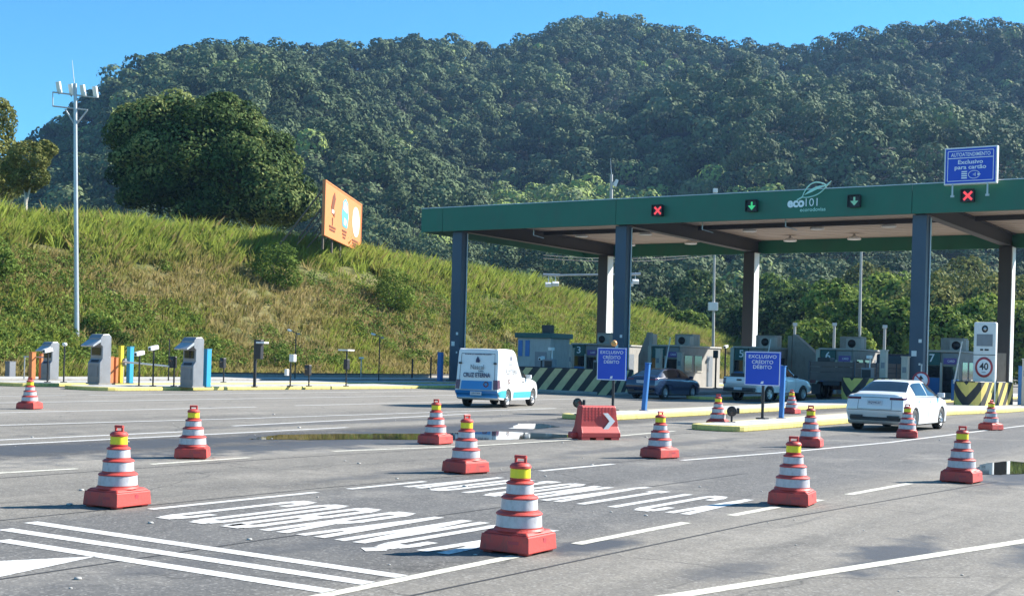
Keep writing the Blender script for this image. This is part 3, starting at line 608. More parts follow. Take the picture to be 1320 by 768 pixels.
def road_word(word, v0, v1, u0, u1, sv, su):
    """each stroke is a flat band: sv wide across the lane, su deep along it"""
    mb = MB(); n = len(word); pitch = (v1 - v0) / n; wd = pitch * .74; k = 0
    for i, ch in enumerate(word):
        x0 = v0 + i * pitch + (pitch - wd) / 2
        for line in GLYPH[ch]:
            P_ = [(x0 + a * (wd - sv) + sv / 2, u0 + su / 2 + b * (u1 - u0 - su)) for a, b in line]
            for (ax, ay), (bx, by) in zip(P_[:-1], P_[1:]):
                dx, dy = bx - ax, by - ay; L_ = math.hypot(dx, dy); tx, ty = dx / L_, dy / L_; hwid = .5 * math.hypot(ty * sv, tx * su); e = .5 * math.hypot(tx * sv, ty * su) * .8
                z = .004 + .00025 * (k % 9); k += 1
                nx, ny = -ty * hwid, tx * hwid; ax_, ay_, bx_, by_ = ax - tx * e * .5, ay - ty * e * .5, bx + tx * e * .5, by + ty * e * .5
                mb.add([(ax_ - nx, ay_ - ny, z), (bx_ - nx, by_ - ny, z), (bx_ + nx, by_ + ny, z), (ax_ + nx, ay_ + ny, z)], [(0, 1, 2, 3)])
    o = mb.build('road_lettering', M['mark']); fix = o.data
    o.rotation_euler = (0, 0, TH); return tag(o, kind='structure')
road_word('COBRANÇA', -10.82, -6.85, 9.45, 11.75, .135, .30)
road_word('AUTOMÁTICA', -11.0, -6.6, 13.9, 16.25, .125, .30)
stripes('pavement_joint', [[(2, -11.62), (13, -11.55), (22, -10.9), (30, -10.2)], [(4, -6.05), (14, -5.75), (22, -5.0)], [(2, -15.25), (16, -15.2), (30, -14.3)], [(2, -8.6), (9, -8.75), (20, -8.5)], [(9, -24.8), (34, -24.3)]], .035, mat('joint_sealant', (.035, .034, .033), .7, var=.3, scale=1.5), .0025)
def blob(name, pix, m, z, kind='structure', seed=1):
    rg = np.random.default_rng(seed); pts = []
    P_ = [at(x, y) for x, y in pix]; k = len(P_)
    for i in range(k):
        a, b = P_[i], P_[(i + 1) % k]
        for t in np.linspace(0, 1, 6, endpoint=False):
            q = a.lerp(b, t); j = .05 * (b - a).length; pts.append((q.x + rg.normal() * j * .3, q.y + rg.normal() * j * .5, z))
    o = MB().add(pts, [tuple(range(len(pts)))]).build(name, m); fix_normals(o.data)
    if o.data.polygons[0].normal.z < 0: o.data.flip_normals()
    return tag(o, kind=kind)
blob('water', [(318, 566), (400, 567), (470, 566), (545, 567), (640, 567), (735, 564), (748, 561), (690, 558), (640, 556), (560, 559), (450, 559), (360, 560)], M['water'], .006, seed=3)
blob('water', [(1254, 611), (1290, 612), (1330, 610), (1345, 598), (1300, 594), (1262, 599)], M['water'], .006, seed=4)
blob('water', [(655, 552), (690, 553), (722, 550), (700, 546), (668, 546)], M['water'], .006, seed=5)

# ------------------------------------------------------------------ islands
def island(label, pts, m_kerb='kerb_yellow', h=.15):
    """pts = outline in (v, u), counter-clockwise"""
    c = Vector((sum(p[0] for p in pts) / len(pts), sum(p[1] for p in pts) / len(pts)))
    t = thing('traffic_island', label, 'kerbed island', W(c.x, c.y), TH, 'yellow kerbed islands between the lanes')
    q = [(p[0] - c.x, p[1] - c.y) for p in pts]
    cut = [(x - .16 * (1 if x > np.mean([a[0] for a in q if abs(a[1] - y) < 3]) else -1), y + .16 * (1 if y < 0 else -1)) for x, y in q]
    MB().prism(q, 0, h, 'xy').build('kerb', M[m_kerb], t, .03)
    MB().prism(cut, h - .05, h + .006, 'xy').build('paving', M['concrete_light'], t)
    return t
def outline(prof, u1):
    """prof = [(u, vleft, vright) ...] -> rounded nose then straight to u1"""
    u0, a, b = prof[0]; r = (b - a) / 2; m = (a + b) / 2
    nose = [(m + r * math.cos(an), u0 + .5 * r + r * .5 * math.sin(an)) for an in np.linspace(math.pi, 2 * math.pi, 9)]
    right = [(q[2], q[0]) for q in prof[1:]] + [(prof[-1][2], u1)]
    return nose + right + [(prof[-1][1], u1)] + [(q[1], q[0]) for q in prof[:0:-1]]
island('yellow kerbed island carrying the blue card sign behind the nearer red cones', outline([(31.6, -15.2, -13.7), (52, -15.6, -13.6), (58, -16.3, -12.9)], 100))
island('yellow kerbed island behind the red plastic barrier, with an amber lamp sign on it', outline([(33.3, -20.3, -18.7), (50, -20.9, -18.9), (60, -22.2, -18.8)], 100))
island('kerbed island under booth 6 beside the pickup', outline([(57.5, -27.9, -26.1), (64, -27.9, -26.0)], 100))
island('kerbed island behind the long striped barrier wall', outline([(57.2, -38.6, -31.2), (60, -38.7, -31.2)], 100), 'concrete')
island('long yellow kerbed island with a grey payment machine and one bright blue post', outline([(34.2, -44.9, -42.0), (45, -45, -41.9)], 100))
island('yellow kerbed island with a grey payment machine between orange, yellow and blue posts', outline([(33.8, -49.9, -46.9), (45, -50, -46.8)], 100))
island('plain grey kerbed island at the far left with the orange boards', outline([(32, -56.4, -53.4), (45, -56.4, -53.3)], 100), 'concrete')

# ------------------------------------------------------------------ canopy
CF, CR_ = 67.35, 88.2; VL, VR = -51.6, -11.0; ZB, ZT = 9.72, 11.22; CU = 68.0; CRU = 87.0
cn = thing('toll_canopy', 'dark green toll plaza canopy on tall blue grey front columns', 'toll canopy', W(-20, 78), TH)
def cl(v, u): return v + 20, u - 78
def cbox(mb, v0, v1, u0, u1, z0, z1):
    x0, y0 = cl(v0, u0); x1, y1 = cl(v1, u1); return mb.box(((x0 + x1) / 2, (y0 + y1) / 2, (z0 + z1) / 2), (abs(x1 - x0), abs(y1 - y0), z1 - z0))
seams = [VL, -49.9, -37.25, -19.9, VR]
for a, b in zip(seams[:-1], seams[1:]): cbox(MB(), a + .012, b - .012, CF - .12, CF, ZB, ZT).build('fascia', M['fascia'], cn, .012)
cbox(MB(), VL, VR, CR_, CR_ + .12, ZB, ZT).build('fascia', M['fascia'], cn)
cbox(MB(), VL - .1, VL - .003, CF, CR_, ZB, ZT).build('fascia', M['fascia'], cn)
cbox(MB(), VR + .003, VR + .1, CF, CR_, ZB, ZT).build('fascia', M['fascia'], cn)
mb = MB(); cbox(mb, VL, VR, CF - .16, CF + .02, ZT + .002, ZT + .05); mb.build('fascia_capping', M['steel'], cn)
mb = MB()
for k in range(41):           # ribbed soffit sheets
    u0 = CF + .05 + k * .507; cbox(mb, VL + .01, VR - .01, u0, u0 + .49, 10.66 + .015 * (k % 2), 10.74)
mb.build('soffit', M['soffit'], cn)
cbox(MB(), VL, VR, CF + .01, CR_ - .01, 10.78, 10.95).build('roof', M['steel'], cn)
for v in (-49, -37.1, -19.6):
    mb = MB(); cbox(mb, v - .28, v + .28, CF + .02, CR_ - .02, ZB + .03, ZB + .07); cbox(mb, v - .28, v + .28, CF + .02, CR_ - .02, 10.58, 10.64); cbox(mb, v - .04, v + .04, CF + .02, CR_ - .02, ZB + .07, 10.58)
    mb.build('beam', M['beam'], cn)
for u in (77.6,):
    for a, b in zip((-51, -48.7, -36.8, -19.3), (-49.3, -37.4, -19.9, -11.2)): mb = MB(); cbox(mb, a, b, u - .08, u + .08, 10.38, 10.655); mb.build('purlin', M['beam'], cn)
for v in (-49, -37.1, -19.6):
    x, y = cl(v, CU); mb = MB().box((x, y, ZB / 2 + .07), (.74, .74, ZB - .15)); c_ = mb.build('column', M['colblue'], cn, .03)
    mb = MB().box((x, y, .18), (1.0, 1.0, .06)); mb.build('base_plate', M['beam'], c_); MB().tube((x + .42, y + .2, .3), (x + .42, y + .2, ZB - .1), .05, n=8).build('downpipe', M['steel'], c_)
    for dz, s in ((3.2, .16), (2.55, .26), (2.0, .1)): MB().box((x - .1 + .3 * (s < .2), y - .376, dz), (s, .012, s * 1.1)).build('notice_sticker', M['white'], c_)
    
    x, y = cl(v, CRU); mb = MB().box((x, y, ZB / 2 + .07), (.8, .8, ZB - .15)); c_ = mb.build('column', M['beam'], cn, .03); MB().box((x + .43, y + .02, ZB / 2 + .05), (.05, .82, ZB - .2)).build('sunlit_side', M['white'], c_); MB().box((x - .05, y - .415, 1.6), (.55, .02, 2.6)).build('access_panel', M['concrete'], c_)  # rear columns: dark front and white side slab put shade and sun into colour
k_ = 0
for v in (-46, -41, -33.5, -29, -24.5, -15.5):
    for u in (78.2, 85.2):
        x, y = cl(v, u); MB().lathe([(0, 10.25), (.42, 10.25), (.46, 10.3), (.40, 10.42), (.12, 10.5), (.03, 10.65), (0, 10.65)], 16, (x, y, 0)).build('ceiling_lamp', M['lamp_white'], cn)
for v in (-43.4, -32.0, -27.0, -13.6):
    x, y = cl(v, CF + .6); MB().tube((x, y, 9.35), (x, y, 10.66), .035).tube((x, y, 9.36), (x + .5, y + .4, 9.2), .03).build('hanging_bracket', M['steel'], cn)

# lane signals, logo and sign on the fascia
def on_u(x, y, u0):
    a, b = ray(x, y); D = u0 / (a * EU[0] + EU[1]); return Vector((a * D, D, H + b * D))
def signal(label, x, y, kind, m):
    p = on_u(x, y, CF - .14); t = thing('lane_signal', label, 'lane signal', p, TH, 'lane signals on the canopy edge'); t.scale = (.78, .8, .78)
    mb = MB().box((0, -.13, 0), (.80, .26, .80)); mb.build('housing', M['dark'], t, .03)
    MB().box((0, -.36, .41), (.84, .22, .02)).box((.41, -.36, 0), (.02, .22, .8)).box((-.41, -.36, 0), (.02, .22, .8)).build('hood', M['dark'], t)
    mb = MB()
    if kind == 'x':
        mb.box((0, -.275, 0), (.74, .02, .15), ry=R(45)); mb.box((0, -.278, 0), (.15, .02, .74), ry=R(45))
    else:
        mb.box((0, -.275, .1), (.13, .02, .36)); mb.prism([(-.28, .02), (0, -.3), (.28, .02), (.28, -.12 + .02), (0, -.3 + .0), (-.28, -.1)][:3], -.285, -.265)
    mb.build('symbol', M[m], t)
signal('lit red cross lane signal on the canopy edge right of the second front column', 850, 272, 'x', 'sig_red')
signal('lit green down arrow signal left of the leaf logo', 971, 266, 'a', 'sig_green')
signal('pale unlit down arrow signal right of the leaf logo', 1103, 260, 'a', 'sig_pale')
signal('lit red cross lane signal just under the blue roof sign', 1249, 253, 'x', 'sig_red')
pl = on_u(1037, 259, CF - .14)
lg = thing('logo_sign', 'white and mint eco101 logo with a leaf on the green canopy edge', 'logo', pl, TH); lg.scale = (.92, .92, .92)
lettering('eco', (1.05, .42), (-.52, -.012, -.16), lg, M['logo_white'], bold=.045)
lettering('101', (.72, .46), (.44, -.012, -.10), lg, M['logo_white'], bold=-.005)
lettering('ecorodovias', (1.55, .22), (.52, -.012, -.52), lg, M['logo_mint'], bold=.01)
def leaf_outline(t, s):   # t along 0..1, side s
    L_ = Vector((1.45, 0, .62)); n = Vector((-.39, 0, .92)); d = math.sin(math.pi * t) ** .8 * (.40 if s > 0 else -.34)
    return L_ * t + n * d + Vector((0, 0, .1 * math.sin(math.pi * t)))
mb = MB()
for s in (1, -1):
    for i in range(14):
        a, b = leaf_outline(i / 14, s), leaf_outline((i + 1) / 14, s); mb.tube(a, b, .035, n=6)
mb.tube((0, 0, 0), (-.32, 0, -.16), .05, .05, 6).tube((1.45, 0, .62), (1.72, 0, .86), .05, .02, 6)
mb.build('leaf_outline', M['logo_mint'], lg).location = (-.12, -.03, .22)
mb = MB(); pts = [(leaf_outline(t, 1) * .62 + leaf_outline(t, -1) * .38) for t in np.linspace(.08, .95, 10)] + [leaf_outline(t, -1) * .62 + leaf_outline(t, 1) * .38 for t in np.linspace(.95, .35, 7)]
mb.prism([(p.x, p.z) for p in pts], -.03, -.005); mb.build('leaf_blade', M['logo_mint'], lg).location = (-.12, -.01, .22)
ps = on_u(1251, 213.5, CF - .62)
sg = thing('overhead_sign', 'large blue AUTOATENDIMENTO card lane sign standing above the canopy edge', 'sign', ps, TH); sg.scale = (.85, .9, .87)
MB().box((0, .16, 0), (3.02, .34, 2.14)).build('box', M['white'], sg, .02)
MB().box((0, -.016, 0), (2.86, .012, 1.98)).build('face', M['blue'], sg)
mb = MB()
for zc in (-.86, .86): mb.box((0, -.026, zc), (2.6, .008, .035))
for xc in (-1.3, 1.3): mb.box((xc, -.026, 0), (.035, .008, 1.685))
mb.box((0, -.026, .45), (2.56, .008, .045)); mb.build('border', M['signwhite'], sg)
lettering('AUTOATENDIMENTO', (2.25, .22), (0, -.026, .65), sg, M['signwhite'], bold=.015)
lettering('Exclusivo', (1.42, .24), (0, -.026, .22), sg, M['signwhite'], bold=.02)
lettering('para cartão', (1.80, .30), (0, -.026, -.12), sg, M['signwhite'], bold=.02)
mb = MB()
for i in range(4): mb.box((-.34, -.026, -.34 - i * .12), (.32, .008, .07))
mb.build('card_icon', M['signwhite'], sg)
mb = MB()
for i in range(20):
    a, b = 2 * math.pi * i / 20, 2 * math.pi * (i + 1) / 20; mb.tube((.22 + .32 * math.cos(a), -.026, -.52 + .22 * math.sin(a)), (.22 + .32 * math.cos(b), -.026, -.52 + .22 * math.sin(b)), .018, n=5)
for r_ in (.06, .12, .18): mb.tube((.12 + r_, -.026, -.52 - r_ * .6), (.12 + r_, -.026, -.52 + r_ * .6), .016, n=5)
mb.prism([(.42, -.6), (.62, -.52), (.42, -.44)], -.03, -.024); mb.build('contactless_icon', M['signwhite'], sg)
for xc in (-1.0, 1.0): MB().box((xc, .02, -1.38), (.09, .09, .7)).box((xc, .02, -1.72), (.22, .03, .12)).build('bracket', M['steel'], sg)

# ------------------------------------------------------------------ cones
def make_cone():
    t = thing('traffic_cone', 'x', 'traffic cone', (0, 0, 0), 0, 'stepped red and white cones on the plaza')
    mb = MB()
    mb.box((0, 0, .098), (.53, .53, .156), taper=.955); mb.box((0, 0, .1925), (.485, .485, .03), taper=.86)
    for sx in (-1, 1):
        for sy in (-1, 1): mb.box((sx * .19, sy * .19, .012), (.1, .1, .024))
    b_ = mb.build('base', M['cone_red'], t, .04, 3)
    MB().box((.10, -.257, .11), (.11, .004, .035)).build('moulded_slot', M['signred'], b_); MB().box((.257, .04, .10), (.004, .05, .09)).build('moulded_slot', M['signred'], b_)
    CT = ((.225, .216, .120), (.380, .173, .112), (.527, .130, .100))
    prof = [(.24, .205), (.226, .225)]
    for z0, r, hh in CT:
        prof += [(r + .004, z0), (r + .004, z0 + .008), (r - .004, z0 + .012), (r - .01, z0 + hh), (r + .002, z0 + hh + .004), (r + .002, z0 + hh + .012), (r - .016, z0 + hh + .026), (r - .038, z0 + hh + .034)]
    prof += [(.098, .672), (.098, .676), (.092, .68), (.09, .772), (.102, .776), (.100, .795), (.082, .815), (.03, .832), (0, .834)]
    MB().lathe_sharp(prof, 28).build('body', M['cone_red'], t)
    for z0, r, hh in CT:
        MB().lathe_sharp([(r - .006, z0 + .0115), (r + .001, z0 + .013), (r - .005, z0 + hh - .002), (r - .012, z0 + hh)], 28).build('reflective_band', M['cone_white'], t)
    MB().lathe_sharp([(.09, .683), (.0955, .685), (.0935, .768), (.088, .77)], 24).build('yellow_band', M['cone_yellow'], t)
    mb = MB(); mb.tube((-.05, 0, .81), (-.052, 0, .872), .014, n=8).tube((.05, 0, .81), (.052, 0, .872), .014, n=8).tube((-.062, 0, .876), (.062, 0, .876), .016, n=8)
    mb.build('handle', M['cone_red'], t)
    return t
cone = make_cone()
cones = [((668, 710), 2, 'largest and nearest stepped cone, standing at the last letter of COBRANÇA'), ((151, 652), 4, 'stepped cone at the far left just behind the ends of the three white cross lines'),
         ((248, 590), 40, 'stepped cone at left standing on the dashed line above the word COBRANÇA'), ((561, 572), 3, 'stepped cone at the left end of the long puddle, paired with a nearer one'),
         ((600, 609), 80, 'stepped cone at the start of AUTOMÁTICA, seen with its handle edge on'), ((666 + 184, 590), 75, 'stepped cone in front of the blue leaning post and right of the red barrier'),
         ((925, 550), 6, 'stepped cone standing at the nose of the island with the plain card sign'), ((1020, 533), -4, 'small distant cone standing on the island right beside the second blue leaning post'),
         ((1021, 650), 9, 'big stepped cone at the last letters of AUTOMÁTICA'), ((1044, 576), 12, 'stepped cone between the card sign island and the bigger cone before it'),
         ((1169, 564), 15, 'stepped cone standing right in front of the white sedan'), ((1239, 621), -3, 'stepped cone at the right beside the small roadside puddle'),
         ((1277, 554), 65, 'stepped cone in front of the curved chevron wall at the right edge'), ((38, 527), 25, 'lone stepped cone at the far left in front of the orange boards')]
for i, ((x, y), rz, lab) in enumerate(cones):
    c = cone if i == 0 else copy_tree(cone)
    c.location = at(x, y); c.rotation_euler = (0, 0, TH + R(rz)); c.scale = (1, 1, 1 + .03 * math.sin(i * 2.3)); c['label'] = lab
    if i == 7: c.location.z = 0

# ------------------------------------------------------------------ striped walls
def wall(label, v, u, path, m, s0, h=1.22, th=.22):
    t = thing('striped_wall', label, 'crash barrier', W(v, u), TH, 'striped concrete walls at the booth islands')
    n = len(path); P_ = [Vector(p) for p in path]; s = [0]
    for a, b in zip(P_[:-1], P_[1:]): s.append(s[-1] + (b - a).length)
    out, inn = [], []
    for i, p in enumerate(P_):
        a = P_[max(0, i - 1)]; b = P_[min(n - 1, i + 1)]; d = (b - a).normalized(); nn = Vector((-d.y, d.x)); out.append(p); inn.append(p + nn * th)
    vs = [(p.x, p.y, 0) for p in out] + [(p.x * .985, p.y + .03, h) for p in out] + [(p.x, p.y, h) for p in inn] + [(p.x, p.y, 0) for p in inn]
    fs = []
    for k in range(3): fs += [(k * n + i, k * n + i + 1, (k + 1) * n + i + 1, (k + 1) * n + i) for i in range(n - 1)]
    fs += [(0, n, 2 * n, 3 * n), (n - 1, 4 * n - 1, 3 * n - 1, 2 * n - 1)]
    o = MB().add(vs, fs).build('barrier', M[m], t); uvl = o.data.uv_layers.new(name='UVMap')
    for p in o.data.polygons:
        for li, vi in zip(p.loop_indices, p.vertices): uvl.data[li].uv = (s[vi % n] - s0, o.data.vertices[vi].co.z)
    for p in o.data.polygons: p.use_smooth = False
    mb = MB()
    for i in range(n - 1):
        a, b = (out[i] + inn[i]) / 2, (out[i + 1] + inn[i + 1]) / 2; mb.tube((a.x, a.y, h), (b.x, b.y, h), .05, n=6)
    mb.build('top_rail', M['dark'], t); return t
def u_path(hw, r, back):
    L_ = [(-hw, back)] + [(-hw + r - r * math.cos(a), r - r * math.sin(a)) for a in np.linspace(0, math.pi / 2, 7)]
    return L_ + [(-x, y) for x, y in L_[::-1]]
nose = [(-.65, 2.4), (-.65, .55), (-.58, .28), (-.42, .09), (-.2, 0), (.15, 0), (.42, .12), (.62, .38), (.75, .75), (1.15, 4.4)]
wall('yellow and black chevron wall, sunlit, below the speed display at the right', -15.55, 61.6, nose, 'vee', 2.85)
wall('yellow and black chevron wall half hidden behind the white sedan', -21.55, 63.4, nose, 'vee', 2.85)
wall('long low shaded wall with diagonal pale and dark stripes behind the white van', -34.9, 57.6, u_path(3.0, .6, 2.4), 'diag', 0, h=1.28)

# ------------------------------------------------------------------ toll booths
def booth(num, v, u=76.2):
    t = thing('toll_booth', f'grey toll booth with the number {num} on a dark green panel', 'toll booth', W(v, u, .15), TH, 'toll booths under the canopy')
    MB().box((0, 3.1, 1.3), (2.0, 6.2, 2.6)).build('wall', M['concrete'], t, .03)
    MB().box((0, 3.0, 2.66), (2.15, 6.5, .11)).build('roof', M['concrete_light'], t, .02)
    MB().box((-1.13, -.04, 1.32), (.24, .3, 2.62)).build('edge_post', M['panel'], t, .02)
    MB().box((-.52, -.07, 2.24), (.92, .10, .76)).build('number_panel', M['greenpanel'], t)
    lettering(str(num), (.30, .46), (-.52, -.125, 2.26), t, M['signwhite'], bold=.01)
    MB().box((-.52, -.05, 1.5), (.92, .07, .66)).build('display_window', M['glass'], t)
    MB().box((-.52, -.06, .64), (.92, .09, .98)).build('lower_panel', M['postblue'], t, .01)
    MB().box((.5, -.05, 2.22), (.86, .07, .66)).build('upper_panel', M['greymetal'], t)
    p = MB().box((.5, -.10, 2.1), (.72, .03, .34)).build('sign_panel', M['purple'], t)
    lettering('CARD', (.4, .13), (.56, -.12, 2.1), t, M['signwhite'], bold=.01)
    MB().box((.46, -.02, 1.05), (.8, .03, 1.5)).build('opening', M['glass'], t)
    MB().box((.02, -.1, 1.0), (.12, .14, 2.0)).build('edge_post', M['panel'], t); MB().box((.94, -.1, 1.0), (.12, .14, 2.0)).build('edge_post', M['panel'], t)
    for y in (1.2, 2.7):
        MB().box((1.005, y, 1.55), (.03, 1.1, 1.0)).build('window', M['glass'], t)
        MB().box((1.02, y, 1.02), (.08, 1.2, .06)).build('sill', M['panel'], t)
    d = MB().box((1.005, 4.5, 1.05), (.03, .9, 2.05)).build('door', M['greymetal'], t); MB().tube((1.05, 4.2, 1.0), (1.05, 4.2, 1.2), .02).build('handle', M['steel'], d)
    a = MB().box((.55, 1.6, 3.03), (.95, .6, .62)).build('air_conditioner', M['concrete_light'], t, .03)
    MB().lathe([(0, 0), (.24, 0), (.25, -.02), (0, -.02)], 16, (.45, 1.29, 3.03), 'y').build('fan', M['dark'], a)
    MB().box((-.25, 3.6, 3.1), (1.3, 1.2, .8)).build('roof_block', M['concrete'], t, .03)
    return t
for num, v in ((3, -44.2), (4, -38.2), (5, -32.4), (6, -26.8), (7, -20.6), (8, -14.6)): booth(num, v)
def shield(label, v, u, flip=1, w_=.8):
    t = thing('shield_wall', label, 'concrete wall', W(v, u, .15), TH, 'wedge shaped shield walls behind the booths')
    P_ = [(-w_, 0), (0, 0), (0, 3.6), (-.15, 3.6), (-w_, 2.0)]
    MB().prism(P_ if flip > 0 else [(-x, z) for x, z in P_[::-1]], -.3, .3, 'xz').build('wedge', M['concrete'], t, .03)
    MB().box((.16 * flip, 0, 1.75), (.28, .7, 3.5)).build('pier', M['concrete_light'] if flip > 0 else M['concrete'], t, .03)
shield('slim grey wedge wall with a pale pier just right of booth 3', -41.3, 80); shield('broad grey wedge wall sloping down to the right behind booth 5 and the pickup', -31.0, 80, -1, 2.1)
# small cabin with green roof
p = W(-41.6, 65.5); cb = thing('cabin', 'small grey cabin with a green roof behind the van', 'cabin', p, TH)
MB().box((0, 1.1, 1.5), (2.3, 2.2, 3.0)).build('wall', M['concrete_light'], cb, .02)
r_ = MB().box((0, 1.1, 3.12), (2.6, 2.5, .3)).build('roof', M['greenpanel'], cb, .02)
MB().box((.4, .9, 3.52), (.55, .5, .5)).build('roof_unit', M['beam'], r_, .02)
for x in (-.95, -.45): MB().box((x, -.012, 2.35), (.3, .03, .95)).build('window', M['postblue'], cb)
d = MB().box((.5, -.012, 1.1), (.8, .03, 2.1)).build('door', M['greymetal'], cb); MB().tube((.2, -.05, 1.0), (.2, -.05, 1.15), .02).build('handle', M['steel'], d)

# speed display totem
p = on_u(1270, 455, 63.6); t = thing('speed_display', 'tall white display totem with a 40 speed limit disc above the chevron wall', 'display totem', W(*uv_of(p.x, p.y), .15), TH)
t.scale = (.84, .84, 1)
MB().box((0, 0, 1.95), (1.22, .4, 3.9)).build('cabinet', M['white'], t, .08)
MB().box((0, -.205, 3.05), (.86, .02, .56)).build('screen', M['greymetal'], t); MB().box((0, -.204, 2.36), (1.18, .012, .03)).build('joint', M['dark'], t)
MB().lathe([(0, -.215), (.17, -.215), (.17, -.2)], 24, (0, 0, 3.58), 'y').build('dial', M['dark'], t); MB().lathe([(0, -.222), (.09, -.222), (.09, -.21)], 20, (0, 0, 3.58), 'y').build('emblem', M['steel'], t)
for x in (-.15, .12): MB().box((x, -.205, 2.6), (.16 if x < 0 else .22, .02, .08)).build('slot', M['dark'], t)
MB().lathe([(.37, -.222), (.48, -.222), (.48, -.2), (.37, -.2)], 32, (0, 0, 1.78), 'y').build('disc_ring', M['signred'], t); MB().lathe([(0, -.214), (.37, -.214)], 32, (0, 0, 1.78), 'y').build('disc_face', M['signwhite'], t)
lettering('40', (.48, .34), (0, -.224, 1.82), t, M['dark'], bold=.02); lettering('km/h', (.2, .07), (0, -.224, 1.55), t, M['dark'])
# round prohibition sign
p = on_u(1187, 490, 62.0); t = thing('round_sign', 'round white no entry ahead sign with a struck out arrow behind the white sedan', 'sign', (p.x, p.y, 0), TH)
MB().tube((0, .05, 0), (0, .05, 2.0), .035).build('post', M['steel'], t)
MB().lathe([(0, 0), (.40, 0), (.40, .02), (0, .02)], 32, (0, 0, p.z), 'y').build('plate', M['signwhite'], t); MB().lathe([(.33, -.006), (.41, -.006), (.41, 0)], 32, (0, 0, p.z), 'y').build('ring', M['signred'], t)
MB().box((0, -.01, p.z), (.06, .006, .7), ry=R(-45)).build('slash', M['signred'], t); MB().box((0, -.008, p.z - .08), (.07, .006, .3)).prism([(-.13, p.z + .06), (.13, p.z + .06), (0, p.z + .24)], -.011, -.005).build('arrow', M['dark'], t)

# ------------------------------------------------------------------ card signs, blue posts, spotlights, red barrier
def card_sign(label, base, pan, lamp):
    b = at(*base, .15); D = b.y; t = thing('card_sign', label, 'sign', b, TH, 'blue card lane signs')
    x0, y0, x1, y1 = pan; zt = atd(0.5 * (x0 + x1), y0, D).z - .15; zb = atd(.5 * (x0 + x1), y1, D).z - .15; wd = (x1 - x0) / F * D / .84
    MB().tube((0, .04, 0), (0, .04, zt - .1), .045).build('post', M['dark'], t); MB().box((0, .04, .02), (.3, .3, .04)).build('foot', M['dark'], t)
    xo = (.5 * (x0 + x1) - (base[0] + (base[1] - .5 * (y0 + y1)) * .0274)) / F * D
    P_ = MB().box((xo, -.03, (zt + zb) / 2), (wd, .03, zt - zb)).build('panel', M['blue'], t, .008)
    mb = MB(); zc, hh = (zt + zb) / 2, (zt - zb) / 2
    for s in (-1, 1): mb.box((xo, -.048, zc + s * (hh - .02)), (wd - .02, .006, .022)).box((xo + s * (wd / 2 - .02), -.048, zc), (.022, .006, 2 * hh - .064))
    mb.build('border', M['signwhite'], P_)
    for i, (s, k) in enumerate((('EXCLUSIVO', .78), ('CRÉDITO', .60), ('DÉBITO', .52))): lettering(s, (k * wd, .10 + .03 * (i > 0)), (xo, -.05, zt - .15 - .15 * i), P_, M['signwhite'], bold=.006)
    MB().prism([(xo - .05, zb + .06), (xo + .04, zb + .06), (xo + .05, zb + .14), (xo - .02, zb + .13)], -.05, -.045).build('arrow', M['signwhite'], P_)
    if lamp:
        L_ = MB().tube((0, .04, zt - .1), (0, .04, zt + .07), .03).build('lamp_stem', M['dark'], t); MB().lathe([(0, -.06), (.075, -.06), (.1, -.02), (.105, .03), (.06, .06), (0, .065)], 18, (0, 0, zt + .14), 'y').build('lamp_lens', M['lamp_amber'], L_)
card_sign('blue EXCLUSIVO CRÉDITO DÉBITO sign topped by a round amber lamp', (789, 529), (771, 448, 807, 490), True)
card_sign('blue EXCLUSIVO CRÉDITO DÉBITO sign without a lamp, in front of the white pickup', (982, 540), (963, 453, 1004, 497), False)
def square_post(name, label, base, top_y, wpx, m, z0=.15, group=None, lean=0., cat='post'):
    b = at(*base, z0); D = b.y; h = atd(base[0], top_y, D).z - z0; wd = wpx / F * D / 1.385
    t = thing(name, label, cat, b, TH, group)
    o = MB().box((0, 0, h / 2), (wd, wd, h)).build('shaft', M[m], t, .02); MB().box((0, 0, h + .012), (wd + .03, wd + .03, .02)).build('cap', M[m], t); MB().box((0, 0, .01), (wd + .08, wd + .08, .02)).build('foot', M['dark'], t)
    if lean: t.rotation_euler = (0, lean, TH)
    return t
square_post('post', 'leaning slim blue post right of the sign with the amber lamp', (830, 529), 468, 8, 'postblue', group='slim blue posts', lean=R(4))
square_post('post', 'slim blue post directly right of the card sign by the pickup', (1007, 539), 472, 8, 'postblue', group='slim blue posts', lean=R(1))
square_post('post', 'bright blue square post right of the grey payment machine on the long island', (266, 499), 450, 11, 'cyan', group='bright blue posts')
square_post('post', 'bright blue square post close beside the yellow post', (167, 494), 447, 9, 'cyan', group='bright blue posts')
square_post('post', 'bright yellow square post between orange and blue posts', (155, 494), 446, 7, 'yellow')
square_post('post', 'orange square post right beside the leftmost tall payment machine', (142, 494), 460, 8, 'orange', group='orange boards and posts')
square_post('post', 'pinkish orange board touching the yellow post on its left', (149, 494), 461, 6, 'orange', group='orange boards and posts')
square_post('post', 'tall orange board above the lone cone at far left', (41, 489), 454, 9, 'orange', group='orange boards and posts')
square_post('post', 'narrow orange board standing between the lone cone and a grey machine', (53, 489), 456, 7, 'orange', group='orange boards and posts')
square_post('post', 'blue square post beside the leftmost canopy column', (567, 491), 454, 8, 'postblue')
square_post('post', 'blue post at the right picture edge beside the chevron wall', (1317, 522), 472, 12, 'postblue')
square_post('cabinet', 'low grey cabinet with a pale top at the far left edge', (13, 488), 466, 13, 'greymetal', z0=0, cat='cabinet')
